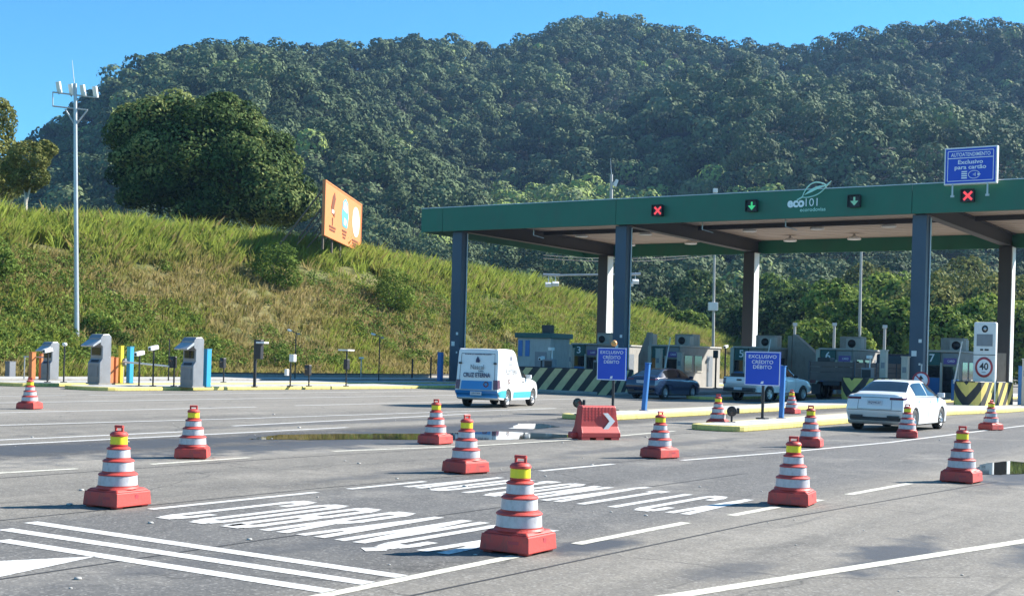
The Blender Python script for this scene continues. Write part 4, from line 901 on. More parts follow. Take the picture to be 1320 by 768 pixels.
def spot(label, base, top_y):
    b = at(*base, .15); D = b.y; h = atd(base[0], top_y, D).z - .15
    t = thing('floodlight', label, 'floodlight', b, TH + R(25), 'black floodlights on the island noses')
    MB().tube((0, 0, 0), (0, 0, h * .55), .03).box((0, 0, .01), (.2, .2, .02)).build('stand', M['dark'], t)
    MB().lathe([(0, -.16), (.13, -.17), (.145, -.15), (.12, 0), (.08, .1), (0, .12)], 18, (0, 0, h * .72), 'y').build('head', M['dark'], t); MB().lathe([(0, -.166), (.11, -.168)], 18, (0, 0, h * .72), 'y').build('lens', M['glass'], t)
    MB().box((.17, .02, h * .75), (.08, .18, .16)).build('driver_box', M['dark'], t, .02)
spot('small black floodlight behind the red plastic barrier', (745, 534), 513); spot('small black floodlight right of the cone at the island nose', (943, 544), 524)
b = at(768, 566); t = thing('plastic_barrier', 'red plastic barrier block with a white arrow pointing right', 'barrier', b, R(24))
mb = MB()
prof = [(-.26, .05), (-.26, .16), (-.17, .30), (-.13, .72), (-.10, .76), (.10, .76), (.13, .72), (.17, .30), (.26, .16), (.26, .05)]
n_ = len(prof); vs = []
for x, k in ((-.50, 1), (-.47, .97), (.47, .97), (.50, 1)):
    for y, z in prof: vs.append((x * (1.0 - .15 * (z - .05) / .7), y * k, z))
mb.add(vs, [(j * n_ + i, j * n_ + (i + 1) % n_, (j + 1) * n_ + (i + 1) % n_, (j + 1) * n_ + i) for j in range(3) for i in range(n_)] + [tuple(range(n_)), tuple(range(3 * n_, 4 * n_))[::-1]])
o = mb.build('body', M['barrier_red'], t, .02); fix_normals(o.data)
for x in (-.38, -.02, .36): MB().box((x, 0, .03), (.2, .5, .06)).build('foot', M['barrier_red'], t)
mb = MB(); mb.prism([(.06, .60), (.18, .60), (.36, .42), (.18, .24), (.06, .24), (.22, .42)], -.02, .0); o = mb.build('arrow', M['white'], t); o.location = (.02, -.205, 0); o.rotation_euler = (R(-5.4), 0, 0)
mb = MB()
for i in range(9): mb.box((-.34 + i * .085, -.1375, .58), (.012, .012, .3), rx=R(-5.5))
for z in (.47, .53, .59, .65): mb.box((0, -.15 + (z - .45) * .10, z), (.78, .012, .01))
mb.build('ribs', M['barrier_red'], t); MB().box((-.56, .05, .1), (.16, .2, .14)).build('coupling', M['barrier_red'], t, .03)

# ------------------------------------------------------------------ payment machines and small posts on the left
def machine(label, base, top_y):
    b = at(*base, .15); D = b.y; h = atd(base[0], top_y, D).z - .15; k = h / 2.3
    t = thing('payment_machine', label, 'payment machine', b, TH, 'grey payment machines'); t.scale = (k, k, k)
    MB().prism([(0, .04), (0, .98), (.14, 1.16), (.14, 1.72), (.02, 1.80), (.02, 2.12), (.16, 2.28), (.50, 2.30), (.64, 2.18), (.64, .04)], -.42, .42, 'yz').build('housing', M['totem'], t, .03)
    MB().prism([(.03, 2.06), (-.42, 1.76), (-.38, 1.70), (.03, 1.92)], -.43, .43, 'yz').build('hood', M['steel'], t, .01)
    MB().box((0, .125, 1.5), (.6, .03, .34)).build('screen', M['glass'], t); MB().box((0, .065, 1.06), (.5, .04, .12), rx=R(-38)).build('keypad', M['dark'], t)
    MB().box((0, -.012, .6), (.62, .03, .5)).build('service_door', M['greymetal'], t); MB().box((0, .32, .03), (.9, .74, .06)).build('plinth', M['concrete'], t)
machine('grey payment machine with a curved hood left of the single bright blue post', (240, 499), 434); machine('grey payment machine with a curved hood left of the yellow and orange posts', (120, 495), 430)
machine('smaller grey payment machine behind the orange boards at far left', (58, 490), 440)
def device_post(label, base, top_y, head, z0=.15, r=.035, group='slim device posts along the left islands'):
    b = at(*base, z0); D = b.y; h = atd(base[0], top_y, D).z - z0
    t = thing('device_post', label, 'device post', b, TH, group)
    MB().tube((0, 0, 0), (0, 0, h), r).build('pole', M['dark' if head != 'pale' else 'steel'], t); MB().box((0, 0, .02), (.2, .2, .04)).build('foot', M['dark'], t)
    if head == 'camera': MB().box((.03, -.05, h + .02), (.2, .42, .17), rx=R(12)).build('camera_housing', M['white'], t, .02); MB().lathe([(0, -.27), (.06, -.27), (.06, -.25)], 12, (.03, 0, h - .03), 'y').build('camera_lens', M['glass'], t)
    if head == 'box': MB().box((.14, -.02, h - .12), (.28, .2, .34)).build('white_box', M['white'], t, .02); MB().box((-.2, -.04, h * .45), (.16, .16, .3)).build('sensor', M['white'], t, .02)
    if head == 'signal': MB().box((0, -.08, h - .22), (.3, .2, .5)).build('signal_head', M['dark'], t, .03); MB().lathe([(0, -.19), (.09, -.19), (.1, -.17)], 14, (0, 0, h - .12), 'y').build('signal_lens', M['glass'], t)
    if head == 'cap': MB().lathe([(0, .16), (.09, .14), (.11, .06), (.06, 0), (0, 0)], 14, (0, 0, h)).build('sensor_head', M['white'], t)
    if head == 'flat': MB().box((0, -.05, h + .03), (.62, .5, .07)).build('antenna_panel', M['white'], t, .01); MB().box((0, 0, h * .62), (.24, .2, .5)).build('control_box', M['dark'], t, .02)
    if head == 'lamp': MB().tube((0, 0, h - .05), (-.3, -.15, h + .1), .025).build('lamp_arm', M['dark'], t); MB().box((-.36, -.18, h + .1), (.26, .16, .1), ry=R(15)).build('lamp_head', M['white'], t, .02); MB().box((.2, 0, h - .1), (.14, .12, .1)).build('sensor', M['greymetal'], t)
    if head == 'panel': MB().box((.22, -.03, h - .35), (.42, .2, .85)).build('display_panel', M['dark'], t, .02); MB().box((.5, -.1, h - .05), (.5, .3, .08)).build('lamp_head', M['white'], t, .02)
    if head == 'pale': MB().box((0, 0, h + .04), (.3, .2, .12)).build('sensor', M['white'], t, .02)
device_post('thin post with a white ball sensor between two payment machines at far left', (82, 493), 446, 'cap'); device_post('dark post with a white camera beside the third machine at far left', (61, 493), 452, 'camera')
device_post('dark camera post, left one of the pair right of the blue and yellow posts', (179, 498), 456, 'camera'); device_post('dark post with white camera, right one of the pair left of the machine', (197, 498), 449, 'camera')
device_post('tall black plain pole just behind the machine by the single blue post', (217, 492), 437, 'none', z0=0); device_post('black signal post standing before the machine by the single blue post', (224, 498), 460, 'signal')
device_post('short black signal post right of the single bright blue post', (288, 493), 462, 'signal'); device_post('stout black pole with a dark panel and a white lamp', (328, 499), 440, 'panel', r=.07)
device_post('dark post with two white boxes at different heights', (374, 498), 458, 'box'); device_post('tall thin post with a small white lamp on a bent arm', (380, 491), 428, 'lamp', z0=0)
device_post('short black signal post right of the tall thin lamp post', (398, 498), 471, 'signal'); device_post('post topped by a flat white panel with a black box below', (446, 498), 452, 'flat')
device_post('tall post with a white box near its top and a small lamp', (488, 494), 433, 'lamp', z0=0); device_post('thin dark stub post between the flat panel post and the tall post', (465, 489), 462, 'pale', z0=0)
device_post('short dark stub left of the blue post by the canopy column', (531, 490), 462, 'none', z0=0, r=.06); device_post('short dark stub nearest the blue post by the canopy column', (555, 490), 460, 'none', z0=0, r=.06)
device_post('black signal post with paired heads before booth 4', (922, 500), 452, 'signal', r=.06); device_post('white stalk with a dark head just behind the signal post at booth 5', (934, 499), 447, 'camera', r=.06); device_post('black barrier post with a white sensor on the striped wall by the cabin', (704, 500), 456, 'signal', z0=0, r=.06)
device_post('black camera post with a flat top right of the cabin', (697, 502), 462, 'camera', z0=0, r=.05)
# cream posts, cabinets and gates among the booths
for k, (v, u, h, lab) in enumerate(((-43.2, 72.5, 2.3, 'cream square post in front of the counter of booth 3'), (-37.2, 73.2, 2.4, 'cream square post left of the opening of booth 4'), (-36.6, 75, 2.2, 'cream square post right of the opening of booth 4'), (-31.4, 73.4, 2.3, 'cream square post in front of booth 5'), (-20.9, 66.5, 2.5, 'taller cream square post behind the half hidden chevron wall'), (-20.0, 67.2, 2.2, 'shorter cream square post close to the right front column'), (-13.6, 65, 2.2, 'cream square post behind the sunlit chevron wall'))):
    t = thing('square_post', lab, 'post', W(v, u, .15), TH, 'cream posts among the booths'); MB().box((0, 0, h / 2), (.34, .34, h)).build('shaft', M['panel'], t, .02); MB().box((0, 0, h + .02), (.4, .4, .05)).build('cap', M['panel'], t); MB().box((0, -.175, h * .7), (.2, .02, .3)).build('plate', M['greymetal'], t)
for v, u, lab in ((-34.2, 60.4, 'dark equipment cabinet at the right end of the long striped wall'), (-37.4, 60.6, 'dark equipment cabinet behind the left end of the long striped wall'), (-15.6, 64.4, 'dark equipment cabinet behind the left part of the sunlit chevron wall'), (-21.5, 65.8, 'dark equipment cabinet behind the half hidden chevron wall')):
    t = thing('equipment_cabinet', lab, 'cabinet', W(v, u, .15), TH, 'equipment cabinets behind the striped walls'); MB().box((0, 0, .8), (.55, .45, 1.6)).build('body', M['greymetal'], t, .03); d_ = MB().box((0, -.235, .85), (.46, .02, 1.3)).build('door', M['dark'], t); MB().tube((.16, -.26, .8), (.16, -.26, 1.0), .015).build('handle', M['steel'], d_)
    MB().tube((.1, 0, 1.6), (.1, 0, 2.1), .03).box((.1, -.1, 2.15), (.2, .36, .16)).build('sensor', M['white'], t)
for v, u, lab in ((-35.6, 71, 'raised white lane gate at booth 4'), (-29.6, 72, 'raised white lane gate before booth 5'), (-18.2, 70, 'raised white lane gate right of the front column')):
    t = thing('lane_gate', lab, 'boom barrier', W(v, u, .15), TH, 'lane gates at the booths'); MB().box((0, 0, .55), (.32, .34, 1.1)).build('gate_housing', M['postblue'], t, .03); MB().box((.0, -.2, 1.0), (.1, .05, .22)).tube((0, -.2, .95), (.35, -.2, 3.1), .045, .03).build('arm', M['white'], t)
# boom barrier and pipe stub
a, b = at(158, 494, .15), at(224, 498, .15); t = thing('boom_barrier', 'white boom arm slanting down from the yellow post to the signal post', 'boom barrier', a)
za = atd(158, 466, a.y).z - .15; zb_ = atd(222, 472, b.y).z - .15; d = b - a
MB().tube((-.1, 0, za), (d.x - .2, d.y - .1, zb_), .045, .035).build('arm', M['white'], t); MB().box((0, 0, za), (.26, .26, .3)).build('pivot', M['greymetal'], t, .02)
MB().tube((0, 0, 0), (0, 0, za), .05).build('post', M['greymetal'], t)
p_ = at(48, 489, .15); t = thing('rail', 'thin horizontal rail across the orange boards at far left', 'rail', p_, TH); zr = atd(48, 460, p_.y).z - .15
MB().tube((-.75, -.2, zr), (1.2, -.2, zr), .03).build('bar', M['steel'], t); MB().tube((1.2, -.2, 0), (1.2, -.2, zr), .03).build('support', M['steel'], t); MB().tube((-.7, -.2, 0), (-.7, -.2, zr), .03).build('support', M['steel'], t)
b = at(474, 489, 0); t = thing('low_wall', 'long low dark kerb wall at the foot of the bank', 'low wall', W(-58.6, 78), TH)
MB().box((0, 0, .16), (.35, 46, .32)).build('kerb', M['concrete'], t, .03); MB().box((0, 0, .345), (.42, 46, .05)).build('coping', M['beam'], t)

# ------------------------------------------------------------------ poles, billboard, fence
b = hit(99, 441, 60); t = thing('lighting_pole', 'tall grey lighting pole with four floodlights on a crossarm before the bank', 'lighting pole', b)
D = b.y; q = lambda x, y: atd(x, y, D) - b
top = q(97, 108); MB().tube((0, 0, -.5), top, .17, .10, 14).build('pole', M['steel'], t)
mb = MB(); A, B_ = q(68, 119), q(123, 126); A2, B2 = q(68, 137), q(113, 142)
mb.tube(A, B_, .05).tube(A2, B2, .05).tube(A, A2, .035).tube(q(84, 141), q(96, 160), .05).tube(q(112, 143), q(99, 160), .05); mb.build('crossarm', M['steel'], t)
for x, y in ((76, 113), (92, 116), (107, 117), (123, 119)):
    l = MB().box(tuple(q(x, y)), (.36, .16, .72), rz=R(-35), rx=R(12)).build('floodlight', M['white'], t, .03)
    MB().tube(q(x, y + 5), q(x, y + 9), .03).build('clamp', M['dark'], l)
MB().tube(q(96, 112), q(93, 78), .03, .012).build('antenna', M['steel'], t)
MB().lathe([(.24, 0), (.4, 0), (.4, .12), (.26, .14)], 14).build('collar', M['concrete'], t)
D = 130.; b = atd(788, 440, D); b.z = 0; t = thing('lighting_mast', 'tall pale mast behind the canopy with a crossarm of floodlights and thin antennas', 'lighting mast', b)
q = lambda x, y: atd(x, y, D) - b
MB().tube((0, 0, 0), q(788, 225), .26, .15, 12).build('pole', M['concrete_light'], t); MB().tube(q(788, 226), q(787, 204), .03, .015).build('antenna', M['steel'], t); MB().tube(q(788, 240), q(793, 234), .05).box(tuple(q(794, 236)), (.3, .2, .7), ry=R(18)).build('dish', M['white'], t)
MB().tube(q(712, 355), q(826, 353), .1).tube(q(700, 354), q(722, 355), .14).tube(q(806, 354), q(826, 353), .14).build('crossarm', M['steel'], t)
for x, y in ((707, 367), (716, 366), (812, 366), (819, 363)): l = MB().box(tuple(q(x, y)), (.66, .5, .35), rx=R(25)).build('floodlight', M['white'], t, .04); MB().tube(q(x, y - 3), q(x, y - 12), .05).build('clamp', M['steel'], l)
D = 150.; b = atd(920, 436, D); b.z = 0; t = thing('camera_pole', 'thin pale pole with a white equipment box under the canopy edge', 'pole', b); q = lambda x, y: atd(x, y, D) - b
MB().tube((0, 0, 0), q(922, 247), .2, .1, 10).build('pole', M['concrete_light'], t); MB().box(tuple(q(919, 395)), (1.1, .6, .95)).build('equipment_box', M['white'], t, .05); MB().box(tuple(q(922, 246)), (.5, .4, .5)).build('camera_housing', M['white'], t, .05)
D = 138.; b = atd(1108, 440, D); b.z = 0; t = thing('lamp_pole', 'plain pale lamp pole in front of the bright trees left of the right column', 'pole', b); q = lambda x, y: atd(x, y, D) - b
MB().tube((0, 0, 0), q(1111, 288), .2, .11, 10).build('pole', M['concrete_light'], t); MB().tube(q(1111, 289), q(1098, 286), .06).box(tuple(q(1094, 286)), (.8, .3, .14)).build('lamp_arm', M['steel'], t)
for lab, x, D in (('thin weathered stub pole behind booth 6', 1140, 120.), ('short concrete stub pole left of the plain lamp pole', 1075, 125.), ('short pale stub pole behind booth 5', 1024, 125.)):
    b = atd(x, 440, D); b.z = 0; t = thing('stub_pole', lab, 'pole', b, 0, 'short poles behind the booths'); hh = atd(x, 418 if x != 1140 else 421, D).z
    MB().tube((0, 0, 0), (0, 0, hh), .15, .13, 10).build('pole', M['concrete_light'], t); MB().box((0, 0, hh), (.4, .3, .3)).build('cap_box', M['steel'], t, .03)
# wires under the canopy edge, far behind
t = thing('power_line', 'thin dark power lines strung between the poles behind the canopy', 'power line', (0, 0, 0)); 
mb = MB()
for k in range(2):
    P0, P1, P2 = atd(700, 329 + 4 * k, 132), atd(920, 326 + 3 * k, 150), atd(1340, 322 + 3 * k, 150)
    for a, b in ((P0, P1), (P1, P2)):
        for i in range(8):
            f = lambda s: a.lerp(b, s) - Vector((0, 0, .5 * 4 * s * (1 - s))); mb.tube(f(i / 8), f((i + 1) / 8), .03, n=5, caps=False)
mb.build('wire', M['dark'], t)
# billboard on the crest
A = atd(418, 305, 112.); B_ = atd(465, 322, 130.); A.z = B_.z = (A.z + B_.z) / 2; d = B_ - A; Lb = d.length; ang = math.atan2(d.y, d.x)
hB = 4.65; t = thing('billboard', 'orange roadside billboard with three round and tall pictures on the hilltop', 'billboard', A, ang)
MB().box((Lb / 2, .12, hB / 2), (Lb, .2, hB)).build('panel', M['billboard'], t)
mb = MB()
for z in (0, hB): mb.box((Lb / 2, .11, z), (Lb + .1, .26, .12))
for x in (0, Lb): mb.box((x, .11, hB / 2), (.12, .26, hB - .121))
mb.build('frame', M['billboard'], t)
mb = MB(); k = Lb / 18
mb.prism([(3.4 * k, 3.7), (4.1 * k, 4.1), (4.6 * k, 3.6), (3.8 * k, 2.6), (4.4 * k, 2.4), (4.2 * k, 1.9), (3.2 * k, 2.2), (2.7 * k, 2.7)], -.02, .02)
mb.prism([(3.2 * k, 1.8), (3.6 * k, 1.8), (3.5 * k, 1.1), (3.3 * k, 1.1)], -.02, .02); mb.build('picture', M['bill_dark'], t)
mb = MB().prism([(2.9 * k, 2.2), (3.9 * k, 2.2), (3.9 * k, 2.5), (2.9 * k, 2.5)], -.03, -.021); mb.build('picture_detail', M['bill_cream'], t)
mb = MB().prism([(8.1 * k, 1.55), (10.3 * k, 1.5), (10.9 * k, 2.6), (10.4 * k, 3.9), (9.3 * k, 4.2), (8.2 * k, 3.8), (7.6 * k, 2.6)], -.02, .02); mb.build('picture', M['bill_cyan'], t)
mb = MB().prism([(8.3 * k, 3.1), (10.2 * k, 2.9), (10.0 * k, 3.6), (9.2 * k, 3.95), (8.4 * k, 3.7)], -.03, -.021).prism([(8.6 * k, 1.8), (9.6 * k, 1.7), (9.9 * k, 2.2), (8.8 * k, 2.4)], -.03, -.021); mb.build('picture_detail', M['bill_cream'], t)
mb = MB().prism([((14.9 + 1.9 * math.cos(a)) * k, 2.6 + 1.45 * math.sin(a)) for a in np.linspace(0, 2 * math.pi, 28, endpoint=False)], -.02, .02); mb.build('picture', M['bill_cream'], t)
mb = MB()
for x0, x1, zs in ((2.0, 4.9, (.95, .68)), (8.0, 10.2, (1.15, .85, .55)), (13.2, 16.2, (.75, .48, .25))):
    for i, z in enumerate(zs): mb.prism([((x0 + .2 * i) * k, z - .08), ((x1 - .3 * i) * k, z - .08), ((x1 - .3 * i) * k, z + .08), ((x0 + .2 * i) * k, z + .08)], -.02, .02)
mb.build('caption_lines', M['bill_dark'], t)
for i in range(5):
    x = Lb * (.06 + .22 * i); MB().tube((x, .35, -1.2), (x, .35, hB - .3), .1, n=8).tube((x, 4.2, -1.0), (x, .4, hB - .6), .08, n=8).tube((x, 2.6, -.8), (x, .4, 1.8), .06, n=8).build('strut', M['wood'], t)
# wire fence along the crest
t = thing('wire_fence', 'old wooden post and wire fence along the top of the bank', 'wire fence', W(-86, 90), TH)
prev = None
for i, u in enumerate(np.arange(52, 142, 4.4)):
    p_ = onbank(-86 + .4 * math.sin(i * 2.1), u); x, y = uv_of(p_.x, p_.y); x, y = x + 86, y - 90
    MB().tube((x, y, p_.z - .3), (x + .05 * math.sin(i), y, p_.z + 1.75 + .2 * math.sin(i * 1.7)), .09, .075, 7).build('post', M['wood'], t)
    if prev:
        mb = MB()
        for zz in (.7, 1.2, 1.55): mb.tube((prev[0], prev[1], prev[2] + zz), (x, y, p_.z + zz), .012, n=4, caps=False)
        mb.build('wire', M['dark'], t)
    prev = (x, y, p_.z)

# ------------------------------------------------------------------ vehicles
def catmull(P_, t):
    n = len(P_); i = int(min(max(math.floor(t), 0), n - 2)); f = t - i
    p0, p1, p2, p3 = P_[max(0, i - 1)], P_[i], P_[i + 1], P_[min(n - 1, i + 2)]
    k = .38; m1, m2 = (p2 - p0) * k, (p3 - p1) * k
    return p1 * (2 * f ** 3 - 3 * f * f + 1) + m1 * (f ** 3 - 2 * f * f + f) + p2 * (-2 * f ** 3 + 3 * f * f) + m2 * (f ** 3 - f * f)
class Car:
    """lofted body: every station = dict(yl, yb, yr, hw, zf, zm, zb, hr, ze, zt); 8 points from floor centre to roof centre"""
    def __init__(s, st):
        s.S = []
        for d in st:
            yl, ym, yb, yr = d['yl'], d.get('ym', d['yl']), d.get('yb', d['yl']), d.get('yr', d.get('yb', d['yl']))
            hw, hr, zf, zm, zb, ze, zt = d['hw'], d['hr'], d['zf'], d.get('zm', .62), d['zb'], d['ze'], d['zt']
            s.S.append(np.array([(0, yl, zf), (hw * .90, yl, zf), (hw * .975, yl, zf + .1), (hw, ym, zm), (hw * .965, yb, zb), (hr, yr, ze), (hr * .78, yr, ze + (zt - ze) * .75), (0, yr, zt)], float))
        s.n = len(s.S)
    def P(s, i, j, side=1):
        row = [s._row(i, k) for k in range(8)]
        p = catmull(row, j); return Vector((p[0] * side, p[1], p[2]))
    def _row(s, i, k): return catmull([S[k] for S in s.S], i)
    def N(s, i, j, side=1):
        e = .02; a = s.P(min(i + e, s.n - 1), j, side) - s.P(max(i - e, 0), j, side); b = s.P(i, min(j + e, 7), side) - s.P(i, max(j - e, 0), side)
        n = a.cross(b); n = n if side < 0 else -n
        n.normalize()
        c = s.P(i, j, side); ref = Vector((c.x, 0, c.z - .7)) 
        return n if n.dot(ref) > 0 else -n
    def body(s, ni=4, nj=3):
        I = np.linspace(0, s.n - 1, (s.n - 1) * ni + 1); J = np.linspace(0, 7, 7 * nj + 1); vs = []; fs = []
        ring = [(j, 1) for j in J] + [(j, -1) for j in J[::-1][1:-1]]; m = len(ring)
        for i in I: vs += [tuple(s.P(i, j, sd)) for j, sd in ring]
        k = len(I)
        for a in range(k - 1):
            for b in range(m): fs.append((a * m + b, a * m + (b + 1) % m, (a + 1) * m + (b + 1) % m, (a + 1) * m + b))
        for base, rev in ((0, False), ((k - 1) * m, True)):       # flat-filled nose and tail
            h = len(J)
            for b in range(h - 1):
                l0, l1 = b, b + 1; r0, r1 = (m - b) % m, (m - b - 1) % m
                q = [l0, l1, r1, r0] if r0 != l0 else [l0, l1, r1]
                if l1 == r1: q = [l0, l1, r0]
                q = list(dict.fromkeys(q)); fs.append(tuple(base + x for x in (q if not rev else q[::-1])))
        return MB().add(vs, fs, True)
    def patch(s, mb, i0, i1, j0, j1, side=1, off=.008, ni=8, nj=4, skew=0.):
        vs = []
        for a in range(ni + 1):
            for b in range(nj + 1):
                j = j0 + (j1 - j0) * b / nj; i = i0 + (i1 - i0) * a / ni + skew * b / nj * (1 - 2 * a / ni); i = min(max(i, 0), s.n - 1)
                vs.append(tuple(s.P(i, j, side) + s.N(i, j, side) * off))
        fs = [(a * (nj + 1) + b, a * (nj + 1) + b + 1, (a + 1) * (nj + 1) + b + 1, (a + 1) * (nj + 1) + b) for a in range(ni) for b in range(nj)]
        return mb.add(vs, fs, True)
    def tail(s, mb, x0, x1, j0, j1, off=.012, nj=4, nx=4):
        """patch on the rear face between fractions x0..x1 of the half width and ring positions j0..j1"""
        vs = []
        for b in range(nj + 1):
            p = s.P(0, j0 + (j1 - j0) * b / nj)
            for a in range(nx + 1): f = x0 + (x1 - x0) * a / nx; vs.append((p.x * f, p.y - off, p.z))
        fs = [(b * (nx + 1) + a, b * (nx + 1) + a + 1, (b + 1) * (nx + 1) + a + 1, (b + 1) * (nx + 1) + a) for b in range(nj) for a in range(nx)]
        return mb.add(vs, fs)
def carve(mb, name, m, parent, wheels, r, hw):
    o = mb.build(name, m, parent); fix_normals(o.data)
    cut = []
    for (x, y, z) in wheels:
        c = MB().tube((x - (.36 if x > 0 else -.36), y, z), (x + (.3 if x > 0 else -.3), y, z), r, n=28); q = c.build('cut', M['trim']); fix_normals(q.data); q.parent = parent; cut.append(q)
        md = o.modifiers.new('arch', 'BOOLEAN'); md.object = q; md.operation = 'DIFFERENCE'; md.solver = 'EXACT'
    bpy.context.view_layer.update()
    me = bpy.data.meshes.new_from_object(o.evaluated_get(bpy.context.evaluated_depsgraph_get())); me.name = name
    o.modifiers.clear(); o.data = me
    for q in cut: bpy.data.objects.remove(q)
    me.polygons.foreach_set('use_smooth', [True] * len(me.polygons))
    import bmesh
    b = bmesh.new(); b.from_mesh(me)
    for e in b.edges:
        if len(e.link_faces) == 2 and e.calc_face_angle(0) > R(42): e.smooth = False
    b.to_mesh(me); b.free()
    return o
def wheel(parent, x, y, r, wd=.21):
    s = 1 if x > 0 else -1
    o = MB().lathe([(r * .62, -wd / 2), (r * .93, -wd / 2), (r, -wd / 2 + .03), (r, wd / 2 - .03), (r * .93, wd / 2), (r * .62, wd / 2)], 28, (0, 0, 0), 'x').build('wheel', M['tyre'], parent); o.location = (x, y, r)
    mb = MB().lathe([(r * .66, .0), (r * .66, s * (wd / 2 - .005)), (r * .60, s * (wd / 2 - .005)), (r * .57, s * (wd / 2 - .06)), (0, s * (wd / 2 - .06))], 28, (0, 0, 0), 'x')
    for k in range(7):
        a = 2 * math.pi * k / 7; mb.box((s * (wd / 2 - .03), math.cos(a) * r * .3, math.sin(a) * r * .3), (.03, r * .62, r * .13), rx=a)
    mb.lathe([(0, s * (wd / 2 - .005)), (r * .15, s * (wd / 2 - .01)), (r * .15, s * (wd / 2 - .05))], 14, (0, 0, 0), 'x'); mb.build('rim', M['rim'], o)
    MB().lathe([(0, s * (wd / 2 - .065)), (r * .57, s * (wd / 2 - .065))], 20, (0, 0, 0), 'x').build('brake_disc', M['dark'], o)
def mirror(t, car, i, side, m):
    p = car.P(i, 4.25, side); MB().box((p.x + side * .12, p.y, p.z + .02), (.2, .12, .14)).box((p.x + side * .02, p.y, p.z - .03), (.08, .05, .04)).build('wing_mirror', m, t, .03)
def sedan(name, label, cat, v, u, rz, paint, L=4.63, hgt=1.455, W_=1.78, hatch=0.):
    t = thing(name, label, cat, W(v, u), TH + rz); a = L / 4.63; z = hgt / 1.455; h = W_ / 2
    st = [dict(yl=.10, ym=.0, yb=.10, yr=.16, hw=h * .90, zf=.30, zm=.60, zb=.96 * z, hr=.66, ze=1.01 * z, zt=1.05 * z),
          dict(yl=.30, yb=.34, yr=.36, hw=h * .97, zf=.2, zb=.985 * z, hr=.68, ze=1.04 * z, zt=1.075 * z),
          dict(yl=.75, yb=.76, yr=.66 - .22 * hatch, hw=h, zf=.19, zb=.98 * z, hr=.69, ze=1.075 * z, zt=1.10 * z),
          dict(yl=1.15, yb=1.15, yr=1.42 - .2 * hatch, hw=h, zf=.18, zb=.965 * z, hr=.565, ze=1.355 * z, zt=1.415 * z),
          dict(yl=1.9, yb=1.9, yr=2.05, hw=h, zf=.18, zb=.95 * z, hr=.575, ze=1.395 * z, zt=1.455 * z),
          dict(yl=2.55, yb=2.55, yr=2.55, hw=h, zf=.18, zb=.94 * z, hr=.575, ze=1.385 * z, zt=1.445 * z),
          dict(yl=3.15, yb=3.2, yr=2.95, hw=h, zf=.18, zb=.93 * z, hr=.555, ze=1.33 * z, zt=1.385 * z),
          dict(yl=3.6, yb=3.62, yr=3.72, hw=h, zf=.18, zb=.91 * z, hr=.69, ze=.965 * z, zt=1.00 * z),
          dict(yl=4.15, yb=4.15, yr=4.15, hw=h * .98, zf=.19, zm=.58, zb=.82 * z, hr=.68, ze=.86 * z, zt=.90 * z),
          dict(yl=4.50, yb=4.48, yr=4.46, hw=h * .88, zf=.22, zm=.5, zb=.68 * z, hr=.60, ze=.71 * z, zt=.75 * z),
          dict(yl=4.58, ym=4.63, yb=4.58, yr=4.56, hw=h * .74, zf=.27, zm=.46, zb=.60 * z, hr=.52, ze=.62 * z, zt=.64 * z)]
    for d in st:
        for k in ('yl', 'ym', 'yb', 'yr'):
            if k in d: d[k] *= a
    c = Car(st); yr_, yf = .93 * a, 3.63 * a; wr = .325
    bd = carve(c.body(), 'body', M[paint], t, [(s * (h - .02), y, wr) for s in (-1, 1) for y in (yr_, yf)], wr + .045, h)
    MB_ = lambda: MB()
    mb = MB(); [c.patch(mb, 2.12, 2.90, 5.12, 7, s, .006) for s in (1, -1)]; mb.build('rear_window', M['glass'], t)
    mb = MB(); [c.patch(mb, 6.10, 6.92, 5.12, 7, s, .006) for s in (1, -1)]; mb.build('windscreen', M['glass'], t)
    for s in (1, -1):
        c.patch(MB(), 2.72, 4.42, 4.16, 4.90, s, .006, skew=.05).build('window', M['glass'], t); c.patch(MB(), 4.52, 6.36, 4.16, 4.90, s, .006, skew=.08).build('window', M['glass'], t)
        c.patch(MB(), 2.60, 6.45, 4.05, 4.115, s, .008, 14, 1).build('window_trim', M['trim'], t)
        for i in (4.47, 2.95, 6.42): c.patch(MB(), i - .012, i + .012, 2.2, 4.05, s, .002, 1, 10).build('door_gap', M['trim'], t)
        for i in (3.25, 4.75):
            p = c.P(i, 3.72, s); MB().box((p.x + s * .012, p.y, p.z), (.03, .17, .028)).build('door_handle', M[paint], t, .008)
        c.patch(MB(), 1.2, 8.2, 1.05, 1.5, s, .012, 18, 2).build('sill', M['trim'], t)
        mb = MB(); c.tail(mb, .52 * s, 1.0 * s, 3.76, 4.0, .010); c.patch(mb, 0, .7, 3.76, 4.0, s, .010, 6, 3); mb.build('tail_light', M['tail'], t)
        c.patch(MB(), 8.7, 9.7, 3.5, 4.0, s, .008).build('headlight', M['glass'], t)
        MB().box((s * .52, .045, .42), (.34, .08, .07)).build('reflector', M['trim'], t, .01)
        mirror(t, c, 6.35, s, M[paint])
    mb = MB(); c.tail(mb, -.48, .48, 3.94, 4.0, .02); mb.build('trunk_strip', M['trim'], t)
    mb = MB(); c.tail(mb, -.60, -.588, 3.1, 3.74, .008); c.tail(mb, .588, .60, 3.1, 3.74, .008); c.tail(mb, -.60, .60, 3.1, 3.125, .008); mb.build('trunk_gap', M['trim'], t)
    pz = c.P(0, 3.55); MB().box((0, pz.y - .02, pz.z), (.42, .02, .13)).build('licence_plate', M['plate'], t); lettering('RQV4C27', (.34, .07), (0, pz.y - .034, pz.z), t, M['ink'], bold=.01)
    mb = MB(); c.tail(mb, -.93, .93, 1.05, 2.05, .012); mb.build('lower_bumper', M['trim'], t)
    mb = MB(); c.tail(mb, -.95, .95, 2.98, 3.04, .01); mb.build('bumper_gap', M['trim'], t)
